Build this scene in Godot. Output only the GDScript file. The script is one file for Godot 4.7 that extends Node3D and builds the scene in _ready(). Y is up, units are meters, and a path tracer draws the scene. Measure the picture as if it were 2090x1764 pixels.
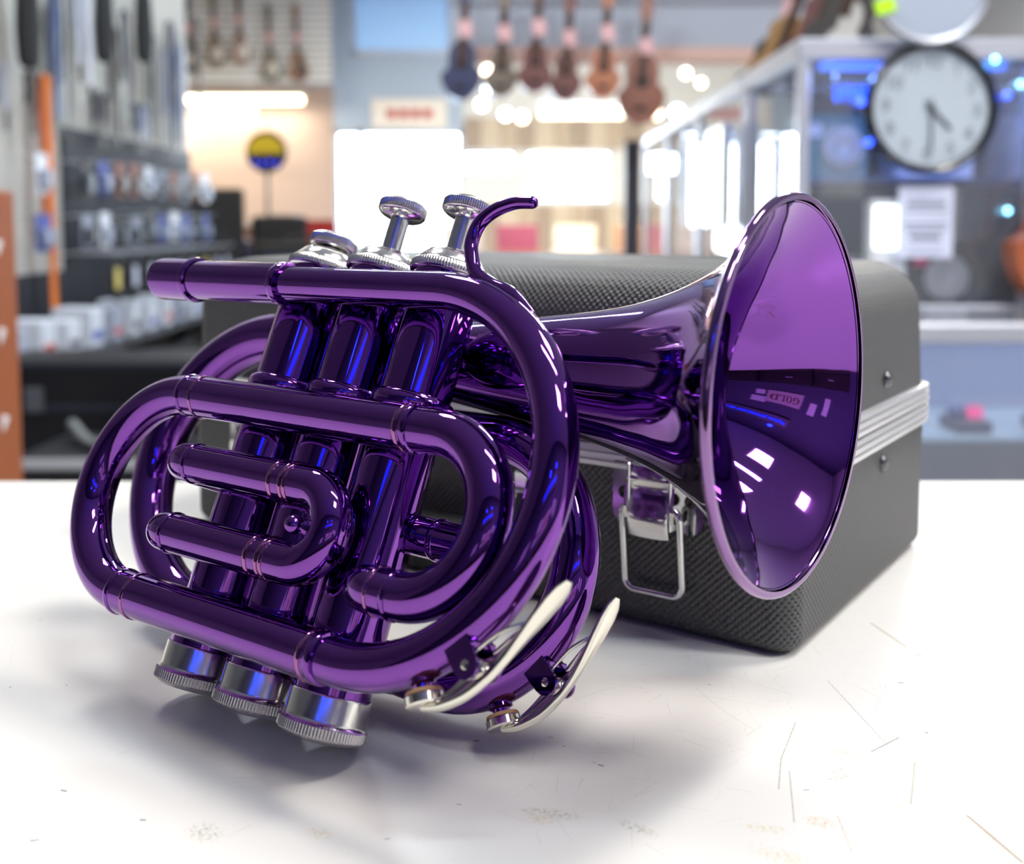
extends Node3D
# A purple pocket trumpet on a white shop counter, its case behind it, a music and pawn shop beyond.
# Metres, y up. The counter top is at COUNTER; the shop runs away along -z.

const COUNTER := 0.95
const MM := 0.001
var taken := {}
var M := {}
var rng := RandomNumberGenerator.new()

func _ready() -> void:
	rng.seed = 7
	set_camera()
	set_sky()
	set_ceiling_lights()
	make_materials()
	build_room()
	build_counter()
	build_case()
	build_trumpet()
	build_shop()

# ---------------------------------------------------------------- camera, sky, lights
func set_camera() -> void:
	var cam := Camera3D.new()
	cam.name = "camera"
	add_child(cam)
	var att := CameraAttributesPhysical.new()
	att.frustum_near = 0.02
	att.frustum_far = 200.0
	att.frustum_focal_length = 26.0
	att.frustum_focus_distance = 0.262
	att.exposure_aperture = 8.2
	cam.attributes = att
	cam.projection = Camera3D.PROJECTION_FRUSTUM
	cam.near = 0.02
	cam.far = 200.0
	cam.size = 2.0 * 0.02 * (882.0 / 2200.0)
	cam.frustum_offset = Vector2(0.0, -265.8 / 2200.0 * 0.02)
	cam.position = Vector3(0, COUNTER + 0.1225, 0)
	cam.rotation_degrees = Vector3(-4.1915, 0, 0)
	cam.current = true

func set_sky() -> void:
	var we := WorldEnvironment.new()
	we.name = "shop_daylight"
	var e := Environment.new()
	e.background_mode = Environment.BG_SKY
	var sky := Sky.new()
	var pm := ProceduralSkyMaterial.new()
	pm.sky_top_color = Color(0.62, 0.78, 0.95)
	pm.sky_horizon_color = Color(0.93, 0.97, 1.0)
	pm.ground_bottom_color = Color(0.62, 0.63, 0.6)
	pm.ground_horizon_color = Color(0.9, 0.93, 0.95)
	pm.sky_energy_multiplier = 5.0
	pm.ground_energy_multiplier = 4.0
	sky.sky_material = pm
	e.sky = sky
	e.tonemap_mode = Environment.TONE_MAPPER_LINEAR
	e.tonemap_exposure = 1.06
	e.sdfgi_enabled = true
	e.ssao_enabled = true
	e.ssil_enabled = true
	we.environment = e
	add_child(we)

# one ceiling fitting: a housing, a glowing diffuser and an area light of the same size just below it
func ceiling_panel(called: String, label: String, at: Vector3, size: Vector2, energy: float, tint: Color, glow: float, group: String) -> void:
	var t := thing(called, label, "ceiling light", at, 0.0, group)
	var housing := MB.new()
	housing.cbox(Vector3(0, -0.02, 0), Vector3(size.x + 0.06, 0.04, size.y + 0.06), 0.006)
	part("housing", housing, M.white_paint, t)
	var diff := MB.new()
	diff.cbox(Vector3(0, -0.043, 0), Vector3(size.x, 0.006, size.y), 0.002)
	var m := plain(tint, 0.6)
	m.emission_enabled = true
	m.emission = tint
	m.emission_energy_multiplier = glow
	part("diffuser_lamp", diff, m, t)
	var l := AreaLight3D.new()
	l.name = "lamp_glow"
	l.area_size = size
	l.light_energy = energy
	l.light_color = tint
	l.area_normalize_energy = true
	l.area_range = 30.0
	l.area_attenuation = 2.0
	l.shadow_enabled = true
	l.position = Vector3(0, -0.05, 0)
	l.rotation_degrees = Vector3(-90, 0, 0)
	t.add_child(l)

func set_ceiling_lights() -> void:
	M.white_paint = plain(Color(0.86, 0.86, 0.85), 0.5)
	var cool := Color(0.93, 0.97, 1.0)
	var warm := Color(1.0, 0.93, 0.8)
	var sq := Vector2(0.6, 0.6)
	var bar := Vector2(1.2, 0.16)
	var n := ["first", "second", "third", "fourth", "fifth", "sixth", "seventh", "eighth"]
	var squares := [[Vector3(-0.85, 3.68, -1.9), 5.4], [Vector3(1.5, 3.68, -0.9), 6.0], [Vector3(1.2, 3.68, 1.1), 3.0], [Vector3(3.4, 3.68, 0.6), 13.0]]
	for i in squares.size():
		ceiling_panel("ceiling_panel_light", "square ceiling panel light over the white counter, %s of four" % n[i], squares[i][0], sq, squares[i][1], Color(1.0, 0.975, 0.94), 4.0, "square ceiling lights")
	var bars := [[Vector3(1.0, 3.68, 0.1), 2.5], [Vector3(-0.9, 3.68, -4.6), 6.0], [Vector3(1.9, 3.68, -4.0), 8.0], [Vector3(-3.4, 3.68, -8.0), 14.0], [Vector3(0.2, 3.68, -8.6), 16.0], [Vector3(3.0, 3.68, -7.6), 10.0]]
	for i in bars.size():
		ceiling_panel("ceiling_strip_light", "long ceiling strip light above the shop aisle, %s of six" % n[i], bars[i][0], bar, bars[i][1], cool if i < 3 or i == 4 else warm, 5.0, "ceiling strip lights")

# ---------------------------------------------------------------- naming and assembling
func numbered(called: String) -> String:
	var k: int = taken.get(called, 0)
	taken[called] = k + 1
	return called if k == 0 else "%s_%03d" % [called, k]

func tag(o: Node, label: String, category: String, group := "", kind := "") -> void:
	o.set_meta("label", label)
	if category: o.set_meta("category", category)
	if group: o.set_meta("group", group)
	if kind: o.set_meta("kind", kind)

func thing(called: String, label: String, category: String, at := Vector3.ZERO, turn := 0.0, group := "") -> Node3D:
	var o := Node3D.new()
	o.name = numbered(called)
	add_child(o)
	o.position = at
	o.rotation.y = turn
	tag(o, label, category, group)
	return o

func part(called: String, mb, mat: Material, parent: Node, label := "") -> MeshInstance3D:
	var o := MeshInstance3D.new()
	o.mesh = mb.commit() if mb is MB else mb
	o.material_override = mat
	o.name = called
	parent.add_child(o, true)
	if label: o.set_meta("label", label)
	return o

func single(called: String, mb, mat: Material, label: String, category: String, at := Vector3.ZERO, turn := 0.0, group := "") -> MeshInstance3D:
	var o := MeshInstance3D.new()
	o.mesh = mb.commit() if mb is MB else mb
	o.material_override = mat
	o.name = numbered(called)
	add_child(o)
	o.position = at
	o.rotation.y = turn
	tag(o, label, category, group)
	return o

func structure(called: String, mb, mat: Material, parent: Node = null) -> MeshInstance3D:
	var o := MeshInstance3D.new()
	o.mesh = mb.commit() if mb is MB else mb
	o.material_override = mat
	if parent:
		o.name = called
		parent.add_child(o, true)
	else:
		o.name = numbered(called)
		add_child(o)
		o.set_meta("kind", "structure")
	return o

func plain(c: Color, rough := 0.5, metal := 0.0) -> StandardMaterial3D:
	var m := StandardMaterial3D.new()
	m.albedo_color = c
	m.roughness = rough
	m.metallic = metal
	return m

func glowing(c: Color, strength: float) -> StandardMaterial3D:
	var m := plain(c, 0.5)
	m.emission_enabled = true
	m.emission = c
	m.emission_energy_multiplier = strength
	return m

func lin(r: float, g: float, b: float) -> Color:
	return Color(r, g, b).linear_to_srgb()

# ---------------------------------------------------------------- mesh builder
class MB:
	var v := PackedVector3Array()
	var n := PackedVector3Array()
	var uv := PackedVector2Array()
	var ix := PackedInt32Array()

	func commit() -> ArrayMesh:
		var a := []
		a.resize(Mesh.ARRAY_MAX)
		a[Mesh.ARRAY_VERTEX] = v
		a[Mesh.ARRAY_NORMAL] = n
		a[Mesh.ARRAY_TEX_UV] = uv
		a[Mesh.ARRAY_INDEX] = ix
		var m := ArrayMesh.new()
		m.add_surface_from_arrays(Mesh.PRIMITIVE_TRIANGLES, a)
		return m

	func vert(p: Vector3, nn: Vector3, t := Vector2.ZERO) -> int:
		v.append(p)
		n.append(nn)
		uv.append(t)
		return v.size() - 1

	# front faces run clockwise seen along -normal
	func tri(a: int, b: int, c: int) -> void:
		var f := (v[b] - v[a]).cross(v[c] - v[a])
		if f.length_squared() < 1e-22:
			return
		if f.dot(n[a] + n[b] + n[c]) > 0.0:
			ix.append_array(PackedInt32Array([a, c, b]))
		else:
			ix.append_array(PackedInt32Array([a, b, c]))

	func face(pts: Array, nn := Vector3.ZERO, uvs := []) -> void:
		if nn == Vector3.ZERO:
			nn = -((pts[1] - pts[0]) as Vector3).cross(pts[2] - pts[0]).normalized()
		var base := v.size()
		for i in pts.size():
			vert(pts[i], nn, uvs[i] if uvs else Vector2(pts[i].x, pts[i].z))
		for i in range(1, pts.size() - 1):
			tri(base, base + i, base + i + 1)

	# rows of points with their normals; wrap joins the last column to the first
	func grid(rows: Array, norms: Array, wrap: bool, uvs := []) -> void:
		var base := v.size()
		var w: int = rows[0].size()
		for r in rows.size():
			for c in w:
				vert(rows[r][c], norms[r][c], uvs[r][c] if uvs else Vector2(float(c) / w, float(r) / rows.size()))
		for r in rows.size() - 1:
			for c in (w if wrap else w - 1):
				var a := base + r * w + c
				var b := base + r * w + (c + 1) % w
				tri(a, b, a + w)
				tri(b, b + w, a + w)

	# a box with chamfered edges
	func cbox(at: Vector3, size: Vector3, bevel := 0.002, turn := Basis.IDENTITY) -> void:
		var h := size * 0.5
		var b := minf(bevel, minf(h.x, minf(h.y, h.z)) * 0.9)
		var ax := [Vector3.RIGHT, Vector3.UP, Vector3.BACK]
		for i in 3:
			var j := (i + 1) % 3
			var k := (i + 2) % 3
			for s in [-1.0, 1.0]:
				var o: Vector3 = ax[i] * h[i] * s
				var p := []
				for q in [[-1, -1], [1, -1], [1, 1], [-1, 1]]:
					p.append(at + turn * (o + ax[j] * (h[j] - b) * q[0] + ax[k] * (h[k] - b) * q[1]))
				face(p, turn * (ax[i] * s), [Vector2(0, 0), Vector2(size[j], 0), Vector2(size[j], size[k]), Vector2(0, size[k])])
				for s2 in [-1.0, 1.0]:
					var e := []
					for q in [-1.0, 1.0]:
						e.append(at + turn * (ax[i] * h[i] * s + ax[j] * (h[j] - b) * s2 + ax[k] * (h[k] - b) * q))
					for q in [1.0, -1.0]:
						e.append(at + turn * (ax[i] * (h[i] - b) * s + ax[j] * h[j] * s2 + ax[k] * (h[k] - b) * q))
					face(e, turn * (ax[i] * s + ax[j] * s2).normalized())
		for x in [-1.0, 1.0]:
			for y in [-1.0, 1.0]:
				for z in [-1.0, 1.0]:
					var d := Vector3(x, y, z)
					var c := h * d
					face([at + turn * (c - Vector3(0, y, z) * b), at + turn * (c - Vector3(x, 0, z) * b), at + turn * (c - Vector3(x, y, 0) * b)], turn * d.normalized())

	# a surface of revolution about the axis at `at`; prof holds Vector2(radius, height); creases sharper than 35 degrees stay sharp
	func lathe(prof: Array, at := Vector3.ZERO, axis := Vector3.UP, segs := 32, teeth := 0, depth := 0.0, toothed := Vector2(1, 0)) -> void:
		var up := axis.normalized()
		var side := up.cross(Vector3.BACK if absf(up.z) < 0.9 else Vector3.RIGHT).normalized()
		var other := up.cross(side)
		for k in prof.size() - 1:
			var p0: Vector2 = prof[k]
			var p1: Vector2 = prof[k + 1]
			if p0.distance_to(p1) < 1e-9: continue
			var d := (p1 - p0).normalized()
			var n0 := d
			var n1 := d
			if k > 0:
				var pd: Vector2 = (p0 - prof[k - 1]).normalized()
				if pd.dot(d) > 0.82: n0 = (pd + d).normalized()
			if k < prof.size() - 2:
				var nd: Vector2 = (prof[k + 2] - p1).normalized()
				if nd.dot(d) > 0.82: n1 = (nd + d).normalized()
			var rows := [[], []]
			var norms := [[], []]
			for c in segs:
				var a := TAU * c / segs
				var out := side * cos(a) + other * sin(a)
				for q in 2:
					var p: Vector2 = p0 if q == 0 else p1
					var nn: Vector2 = n0 if q == 0 else n1
					var r := p.x
					var tw := 0.0
					if teeth > 0 and p.y >= toothed.x - 1e-7 and p.y <= toothed.y + 1e-7:
						r -= depth * (0.5 - 0.5 * cos(a * teeth))
						tw = depth * 0.5 * teeth * sin(a * teeth) / maxf(r, 1e-6)
					var along := (-side * sin(a) + other * cos(a))
					rows[q].append(at + out * r + up * p.y)
					norms[q].append((out * nn.y + up * -nn.x + along * tw * nn.y).normalized())
			grid(rows, norms, true)

	# a round or elliptical tube along a path
	func sweep(path: Array, radii: Array, segs := 24, cap0 := true, cap1 := true, flat := Vector3.ZERO, thick := []) -> void:
		var m := path.size()
		var tans := []
		for i in m:
			tans.append(((path[mini(i + 1, m - 1)] - path[maxi(i - 1, 0)]) as Vector3).normalized())
		var rows := []
		var norms := []
		var t0: Vector3 = tans[0]
		var s: Vector3 = t0.cross(Vector3.UP if absf(t0.y) < 0.9 else Vector3.RIGHT).normalized()
		for i in m:
			var t: Vector3 = tans[i]
			if flat != Vector3.ZERO:
				s = (flat - t * flat.dot(t)).normalized()
			else:
				s = (s - t * s.dot(t)).normalized()
			var o := t.cross(s)
			var a: float = radii[i]
			var b: float = thick[i] if thick else a
			var row := []
			var nor := []
			for c in segs:
				var w := TAU * c / segs
				row.append(path[i] + s * cos(w) * a + o * sin(w) * b)
				nor.append((s * cos(w) * b + o * sin(w) * a).normalized())
			rows.append(row)
			norms.append(nor)
		grid(rows, norms, true)
		if cap0: face(rows[0], -t0)
		if cap1: face(rows[m - 1], tans[m - 1])

	func ball(at: Vector3, r: float, rings := 12, squash := Vector3.ONE) -> void:
		var rows := []
		var norms := []
		for i in rings + 1:
			var p := PI * i / rings
			var row := []
			var nor := []
			for c in rings * 2:
				var a := TAU * c / (rings * 2)
				var d := Vector3(sin(p) * cos(a), cos(p), sin(p) * sin(a))
				row.append(at + d * squash * r)
				nor.append((d / squash).normalized())
			rows.append(row)
			norms.append(nor)
		grid(rows, norms, true)

	# an outline in the plane of ex and ey, given thickness along ez
	func extrude(outline: Array, at: Vector3, ex: Vector3, ey: Vector3, thick: float) -> void:
		var ez := ex.cross(ey).normalized()
		var pts := PackedVector2Array(outline)
		var tris := Geometry2D.triangulate_polygon(pts)
		for s in [-0.5, 0.5]:
			var base := v.size()
			for p in pts:
				vert(at + ex * p.x + ey * p.y + ez * thick * s, ez * signf(s), p)
			for i in range(0, tris.size(), 3):
				tri(base + tris[i], base + tris[i + 1], base + tris[i + 2])
		var ccw := -1.0 if Geometry2D.is_polygon_clockwise(pts) else 1.0
		for i in pts.size():
			var a := pts[i]
			var b := pts[(i + 1) % pts.size()]
			var d := (b - a).normalized()
			var nn := (ex * d.y - ey * d.x) * ccw
			face([at + ex * a.x + ey * a.y - ez * thick * 0.5, at + ex * b.x + ey * b.y - ez * thick * 0.5, at + ex * b.x + ey * b.y + ez * thick * 0.5, at + ex * a.x + ey * a.y + ez * thick * 0.5], nn)

func arc(c: Vector3, r: float, a0: float, a1: float, steps: int, ex := Vector3.RIGHT, ey := Vector3.UP) -> Array:
	var p := []
	for i in steps + 1:
		var a := deg_to_rad(lerpf(a0, a1, float(i) / steps))
		p.append(c + (ex * cos(a) + ey * sin(a)) * r)
	return p

func smooth_path(ctrl: Array, per := 8) -> Array:
	var cv := Curve3D.new()
	for i in ctrl.size():
		var t: Vector3 = (ctrl[mini(i + 1, ctrl.size() - 1)] - ctrl[maxi(i - 1, 0)]) / 6.0
		cv.add_point(ctrl[i], -t, t)
	var out := []
	for i in ctrl.size() - 1:
		for k in per:
			out.append(cv.sample(i, float(k) / per))
	out.append(ctrl[ctrl.size() - 1])
	return out

func scaled(pts: Array) -> Array:
	var o := []
	for p in pts: o.append(p * MM)
	return o

func fill(v: float, count: int) -> Array:
	var o := []
	for i in count: o.append(v * MM)
	return o

func ramp(a: float, b: float, count: int) -> Array:
	var o := []
	for i in count: o.append(lerpf(a, b, float(i) / (count - 1)) * MM)
	return o

func prof(pairs: Array) -> Array:
	var o := []
	for p in pairs: o.append(Vector2(p[0], p[1]) * MM)
	return o

# ---------------------------------------------------------------- materials
func make_materials() -> void:
	# dyed lacquer over polished brass
	var p := plain(lin(0.19, 0.053, 0.34), 0.045, 1.0)
	p.clearcoat_enabled = true
	p.clearcoat = 0.3
	p.clearcoat_roughness = 0.03
	M.purple = p
	var pr := plain(lin(0.36, 0.14, 0.34), 0.1, 1.0)
	M.ring = pr
	M.nickel = plain(lin(0.74, 0.73, 0.70), 0.17, 1.0)
	M.silver = plain(lin(0.78, 0.75, 0.66), 0.13, 1.0)
	M.stem_metal = plain(lin(0.62, 0.63, 0.65), 0.2, 1.0)
	M.chrome = plain(lin(0.6, 0.6, 0.6), 0.14, 1.0)
	M.cork = plain(lin(0.45, 0.25, 0.12), 0.85)
	M.aluminium = plain(lin(0.66, 0.66, 0.68), 0.42, 1.0)
	M.dark_nickel = plain(lin(0.12, 0.12, 0.13), 0.3, 1.0)
	M.black_rubber = plain(lin(0.012, 0.013, 0.015), 0.5)
	M.shell = shell_material()
	M.counter = counter_material()
	M.wall_grey = plain(Color(0.74, 0.75, 0.77), 0.8)
	M.wall_pale = plain(Color(0.84, 0.84, 0.83), 0.8)
	M.ceiling = plain(Color(0.72, 0.74, 0.8), 0.9)
	M.floor = floor_material()
	M.dark = plain(Color(0.06, 0.07, 0.1), 0.5)
	M.black = plain(Color(0.03, 0.03, 0.035), 0.45)
	M.alu_frame = plain(Color(0.78, 0.8, 0.84), 0.35, 0.6)
	M.card = plain(Color(0.9, 0.91, 0.94), 0.6)
	var g := plain(Color(0.93, 0.97, 1.0, 0.06), 0.02)
	g.transparency = BaseMaterial3D.TRANSPARENCY_ALPHA
	M.glass = g

# moulded black plastic of the case
func shell_material() -> StandardMaterial3D:
	var m := plain(lin(0.066, 0.067, 0.068), 0.38)
	return m

# white laminate, scratched and stained by use
func counter_material() -> StandardMaterial3D:
	var s := 2048
	var im := Image.create(s, s, false, Image.FORMAT_RGB8)
	var r := RandomNumberGenerator.new()
	r.seed = 21
	var big := FastNoiseLite.new()
	big.seed = 4
	big.frequency = 0.004
	big.fractal_octaves = 4
	var fine := FastNoiseLite.new()
	fine.seed = 9
	fine.frequency = 0.05
	var rough_im := Image.create(256, 256, false, Image.FORMAT_RGB8)
	for y in 256:
		for x in 256:
			var k := 0.36 + 0.05 * big.get_noise_2d(x * 6, y * 6) + 0.05 * fine.get_noise_2d(x * 3, y * 3)
			rough_im.set_pixel(x, y, Color(k, k, k))
	var base := Color(0.835, 0.83, 0.815)
	im.fill(base)
	# worn smudges of grey-olive dirt, broken up by fine noise
	var dirt := [[0.6147, 0.6597, 44, 14, 0], [0.6, 0.6673, 40, 16, 0], [0.6126, 0.6772, 50, 15, 0], [0.5536, 0.6648, 16, 26, 0], [0.5669, 0.6411, 34, 10, 0], [0.594, 0.6519, 40, 10, 0], [0.619, 0.6356, 44, 9, 0], [0.6029, 0.7175, 26, 34, 1], [0.6171, 0.6958, 30, 22, 0], [0.5316, 0.7082, 16, 10, 2], [0.5029, 0.7133, 22, 8, 1], [0.5063, 0.7375, 30, 12, 1], [0.4413, 0.7133, 22, 7, 0], [0.2882, 0.7175, 14, 8, 1], [0.3992, 0.7003, 30, 8, 0], [0.64, 0.655, 26, 12, 0], [0.575, 0.69, 30, 16, 0]]
	for k in 9: dirt.append([r.randf(), r.randf(), r.randf_range(10, 34), r.randf_range(6, 14), r.randi_range(0, 1)])
	var tones := [Color(0.60, 0.59, 0.50), Color(0.76, 0.69, 0.52), Color(0.74, 0.52, 0.28)]
	for q in dirt:
		var c := Vector2(q[0], q[1]) * s
		var e := Vector2(q[2], q[3]) * 1.25
		var turn := r.randf_range(0.2, 0.7)
		for y in range(maxi(0, int(c.y - 66)), mini(s, int(c.y + 66))):
			for x in range(maxi(0, int(c.x - 66)), mini(s, int(c.x + 66))):
				var d := (Vector2(x, y) - c).rotated(-turn) / e
				if d.length() < 1.0:
					var a := (1.0 - d.length_squared()) * smoothstep(0.02, 0.32, fine.get_noise_2d(x * 2.6 + y * 1.2, y * 6.0 - x * 3.4)) * 0.75
					if a > 0.02:
						im.set_pixel(x, y, im.get_pixel(x, y).lerp(tones[q[4]], a))
	# hairline scratches
	for k in 700:
		var p := Vector2(r.randf(), r.randf()) * s
		if k < 320: p = Vector2(r.randf_range(0.36, 0.75), r.randf_range(0.42, 0.78)) * s
		var ang := r.randf_range(0, PI)
		var bend := r.randf_range(-0.004, 0.004)
		var length := r.randf_range(5, 46) if k % 12 else r.randf_range(60, 130)
		var a := r.randf_range(0.04, 0.22)
		for i in int(length):
			p += Vector2(cos(ang), sin(ang))
			ang += bend
			if p.x < 1 or p.y < 1 or p.x > s - 2 or p.y > s - 2: break
			im.set_pixelv(p, im.get_pixelv(p).lerp(Color(0.5, 0.49, 0.46), a))
	# the longer scores
	var scores := [[[0.6057, 0.7025], [0.6146, 0.7421], 4, Color(0.55, 0.47, 0.36)], [[0.5827, 0.5457], [0.5918, 0.6356], 1, Color(0.62, 0.61, 0.6)], [[0.5918, 0.6356], [0.6033, 0.7025], 1, Color(0.62, 0.61, 0.6)], [[0.6433, 0.4461], [0.6484, 0.4695], 3, Color(0.68, 0.66, 0.58)], [[0.6484, 0.4695], [0.6532, 0.4916], 3, Color(0.7, 0.67, 0.58)], [[0.5472, 0.6032], [0.5278, 0.6465], 1, Color(0.6, 0.59, 0.55)], [[0.5278, 0.6465], [0.5187, 0.6781], 1, Color(0.6, 0.59, 0.55)], [[0.5996, 0.6498], [0.5818, 0.6922], 2, Color(0.62, 0.6, 0.54)], [[0.6872, 0.5442], [0.6764, 0.5808], 3, Color(0.68, 0.68, 0.68)], [[0.6764, 0.5808], [0.6678, 0.6172], 2, Color(0.66, 0.66, 0.66)], [[0.5796, 0.6378], [0.601, 0.6213], 2, Color(0.58, 0.56, 0.53)], [[0.529, 0.6597], [0.5187, 0.7091], 1, Color(0.6, 0.58, 0.52)], [[0.5417, 0.7025], [0.5391, 0.7337], 1, Color(0.7, 0.6, 0.46)]]
	for sc in scores:
		var a := Vector2(sc[0][0], sc[0][1]) * s
		var b := Vector2(sc[1][0], sc[1][1]) * s
		var side := (b - a).orthogonal().normalized()
		for i in int(a.distance_to(b)) * 2:
			var p := a.lerp(b, i / (a.distance_to(b) * 2.0))
			for w in sc[2]:
				im.set_pixelv(p + side * (w - sc[2] * 0.5), sc[3])
	# dark nicks and specks
	var nicks := [[0.7124, 0.4677], [0.6538, 0.5043], [0.6671, 0.4993], [0.6607, 0.5197], [0.6174, 0.6148], [0.4273, 0.6519], [0.3591, 0.6254], [0.1525, 0.7241], [0.1484, 0.6781], [0.1985, 0.706], [0.6264, 0.5487]]
	for k in 70: nicks.append([r.randf_range(0.01, 0.98), r.randf_range(0.01, 0.98)])
	for k in nicks.size():
		var p := Vector2(nicks[k][0], nicks[k][1]) * s
		var ang := r.randf_range(-0.4, 0.9)
		for i in r.randi_range(5, 9) if k < 11 else r.randi_range(2, 6):
			p += Vector2(cos(ang), sin(ang))
			for w in 2 if k < 11 else 1: im.set_pixelv(p + Vector2(0, w), Color(0.33, 0.32, 0.33))
	im.generate_mipmaps()
	var m := plain(Color.WHITE, 1.0)
	m.albedo_texture = ImageTexture.create_from_image(im)
	m.roughness_texture = ImageTexture.create_from_image(rough_im)
	m.metallic_specular = 0.45
	return m

func floor_material() -> StandardMaterial3D:
	var nt := NoiseTexture2D.new()
	var fn := FastNoiseLite.new()
	fn.seed = 3
	fn.frequency = 0.02
	fn.fractal_octaves = 4
	nt.noise = fn
	nt.width = 256
	nt.height = 256
	nt.seamless = true
	var ramp_ := Gradient.new()
	ramp_.set_color(0, Color(0.64, 0.63, 0.61))
	ramp_.set_color(1, Color(0.74, 0.73, 0.71))
	nt.color_ramp = ramp_
	var m := plain(Color.WHITE, 0.45)
	m.albedo_texture = nt
	m.uv1_triplanar = true
	m.uv1_world_triplanar = true
	m.uv1_scale = Vector3(0.6, 0.6, 0.6)
	return m

# ---------------------------------------------------------------- counter
func build_counter() -> void:
	var t := thing("shop_counter", "white laminate shop counter with scratched and stained top", "counter", Vector3(0, 0, 0))
	var x0 := -1.1
	var x1 := 1.25
	var z0 := -0.5045
	var z1 := 0.14
	var top := MB.new()
	top.cbox(Vector3((x0 + x1) / 2, COUNTER - 0.0155, (z0 + z1) / 2), Vector3(x1 - x0, 0.029, z1 - z0), 0.0015)
	part("top_edge", top, M.card, t)
	var sheet := MB.new()
	# the laminate sheet; its pattern repeats every 0.42 m
	var w := 0.42
	sheet.cbox(Vector3((x0 + x1) / 2, COUNTER - 0.0005, (z0 + z1) / 2), Vector3(x1 - x0 + 0.001, 0.001, z1 - z0 + 0.001), 0.0002)
	for i in sheet.v.size():
		sheet.uv[i] = Vector2((sheet.v[i].x + 0.16) / w, (sheet.v[i].z + 0.51) / w)
	part("worktop", sheet, M.counter, t)
	var body := MB.new()
	body.cbox(Vector3((x0 + x1) / 2, (COUNTER - 0.03) / 2, (z0 + z1) / 2), Vector3(x1 - x0 - 0.08, COUNTER - 0.03, z1 - z0 - 0.08), 0.004)
	part("body", body, M.wall_pale, t)

# ---------------------------------------------------------------- instrument case
func rounded_loop(hx: float, hz: float, r: float, inset: float, y: float, per := 8) -> Array:
	var p := []
	var rr := maxf(r - inset, 0.0008)
	var cs := [Vector2(1, 1), Vector2(-1, 1), Vector2(-1, -1), Vector2(1, -1)]
	for k in 4:
		var c := Vector2(cs[k].x * (hx - inset - rr), cs[k].y * (hz - inset - rr))
		for i in per + 1:
			var a := PI / 2 * k + PI / 2 * i / per
			p.append(Vector3(c.x + cos(a) * rr, y, c.y + sin(a) * rr))
		# extra points along the straight run keep the pattern even
	return p

# a shell of stacked rounded outlines; levels hold [inset, height]
func shell(mb: MB, hx: float, hz: float, r: float, levels: Array, cap_top: bool, cap_bottom: bool, tile := 0.00235) -> void:
	var loops := []
	for l in levels: loops.append(rounded_loop(hx, hz, r, l[0], l[1]))
	var count: int = loops[0].size()
	var along := 0.0
	var vs := [0.0]
	for i in range(1, levels.size()):
		along += Vector2(levels[i][0] - levels[i - 1][0], levels[i][1] - levels[i - 1][1]).length()
		vs.append(along)
	var us := [0.0]
	var ref: Array = rounded_loop(hx, hz, r, 0.0, 0.0)
	var u := 0.0
	for i in count:
		u += (ref[(i + 1) % count] as Vector3).distance_to(ref[i])
		us.append(u)
	var fit := roundf(u / tile) / u
	var rows := []
	var norms := []
	var uvs := []
	for k in levels.size():
		var row := []
		var nor := []
		var uvr := []
		var a: Array = levels[maxi(k - 1, 0)]
		var b: Array = levels[mini(k + 1, levels.size() - 1)]
		var d := Vector2(b[0] - a[0], b[1] - a[1]).normalized()
		for i in count + 1:
			var j := i % count
			var q := int(j / 9.0)
			var ang := PI / 2 * q + PI / 2 * (j % 9) / 8.0
			var out := Vector3(cos(ang), 0, sin(ang))
			row.append(loops[k][j])
			nor.append((out * absf(d.y) + Vector3.UP * d.x * (1.0 if d.y >= 0 else 1.0)).normalized())
			uvr.append(Vector2(us[i] * fit, vs[k] / tile))
		rows.append(row)
		norms.append(nor)
		uvs.append(uvr)
	mb.grid(rows, norms, false, uvs)
	for e in [[cap_bottom, 0, Vector3.DOWN], [cap_top, levels.size() - 1, Vector3.UP]]:
		if e[0]:
			var l: Array = loops[e[1]]
			var uv2 := []
			for p in l: uv2.append(Vector2(p.x, p.z) / tile)
			mb.face(l, e[2], uv2)

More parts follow.
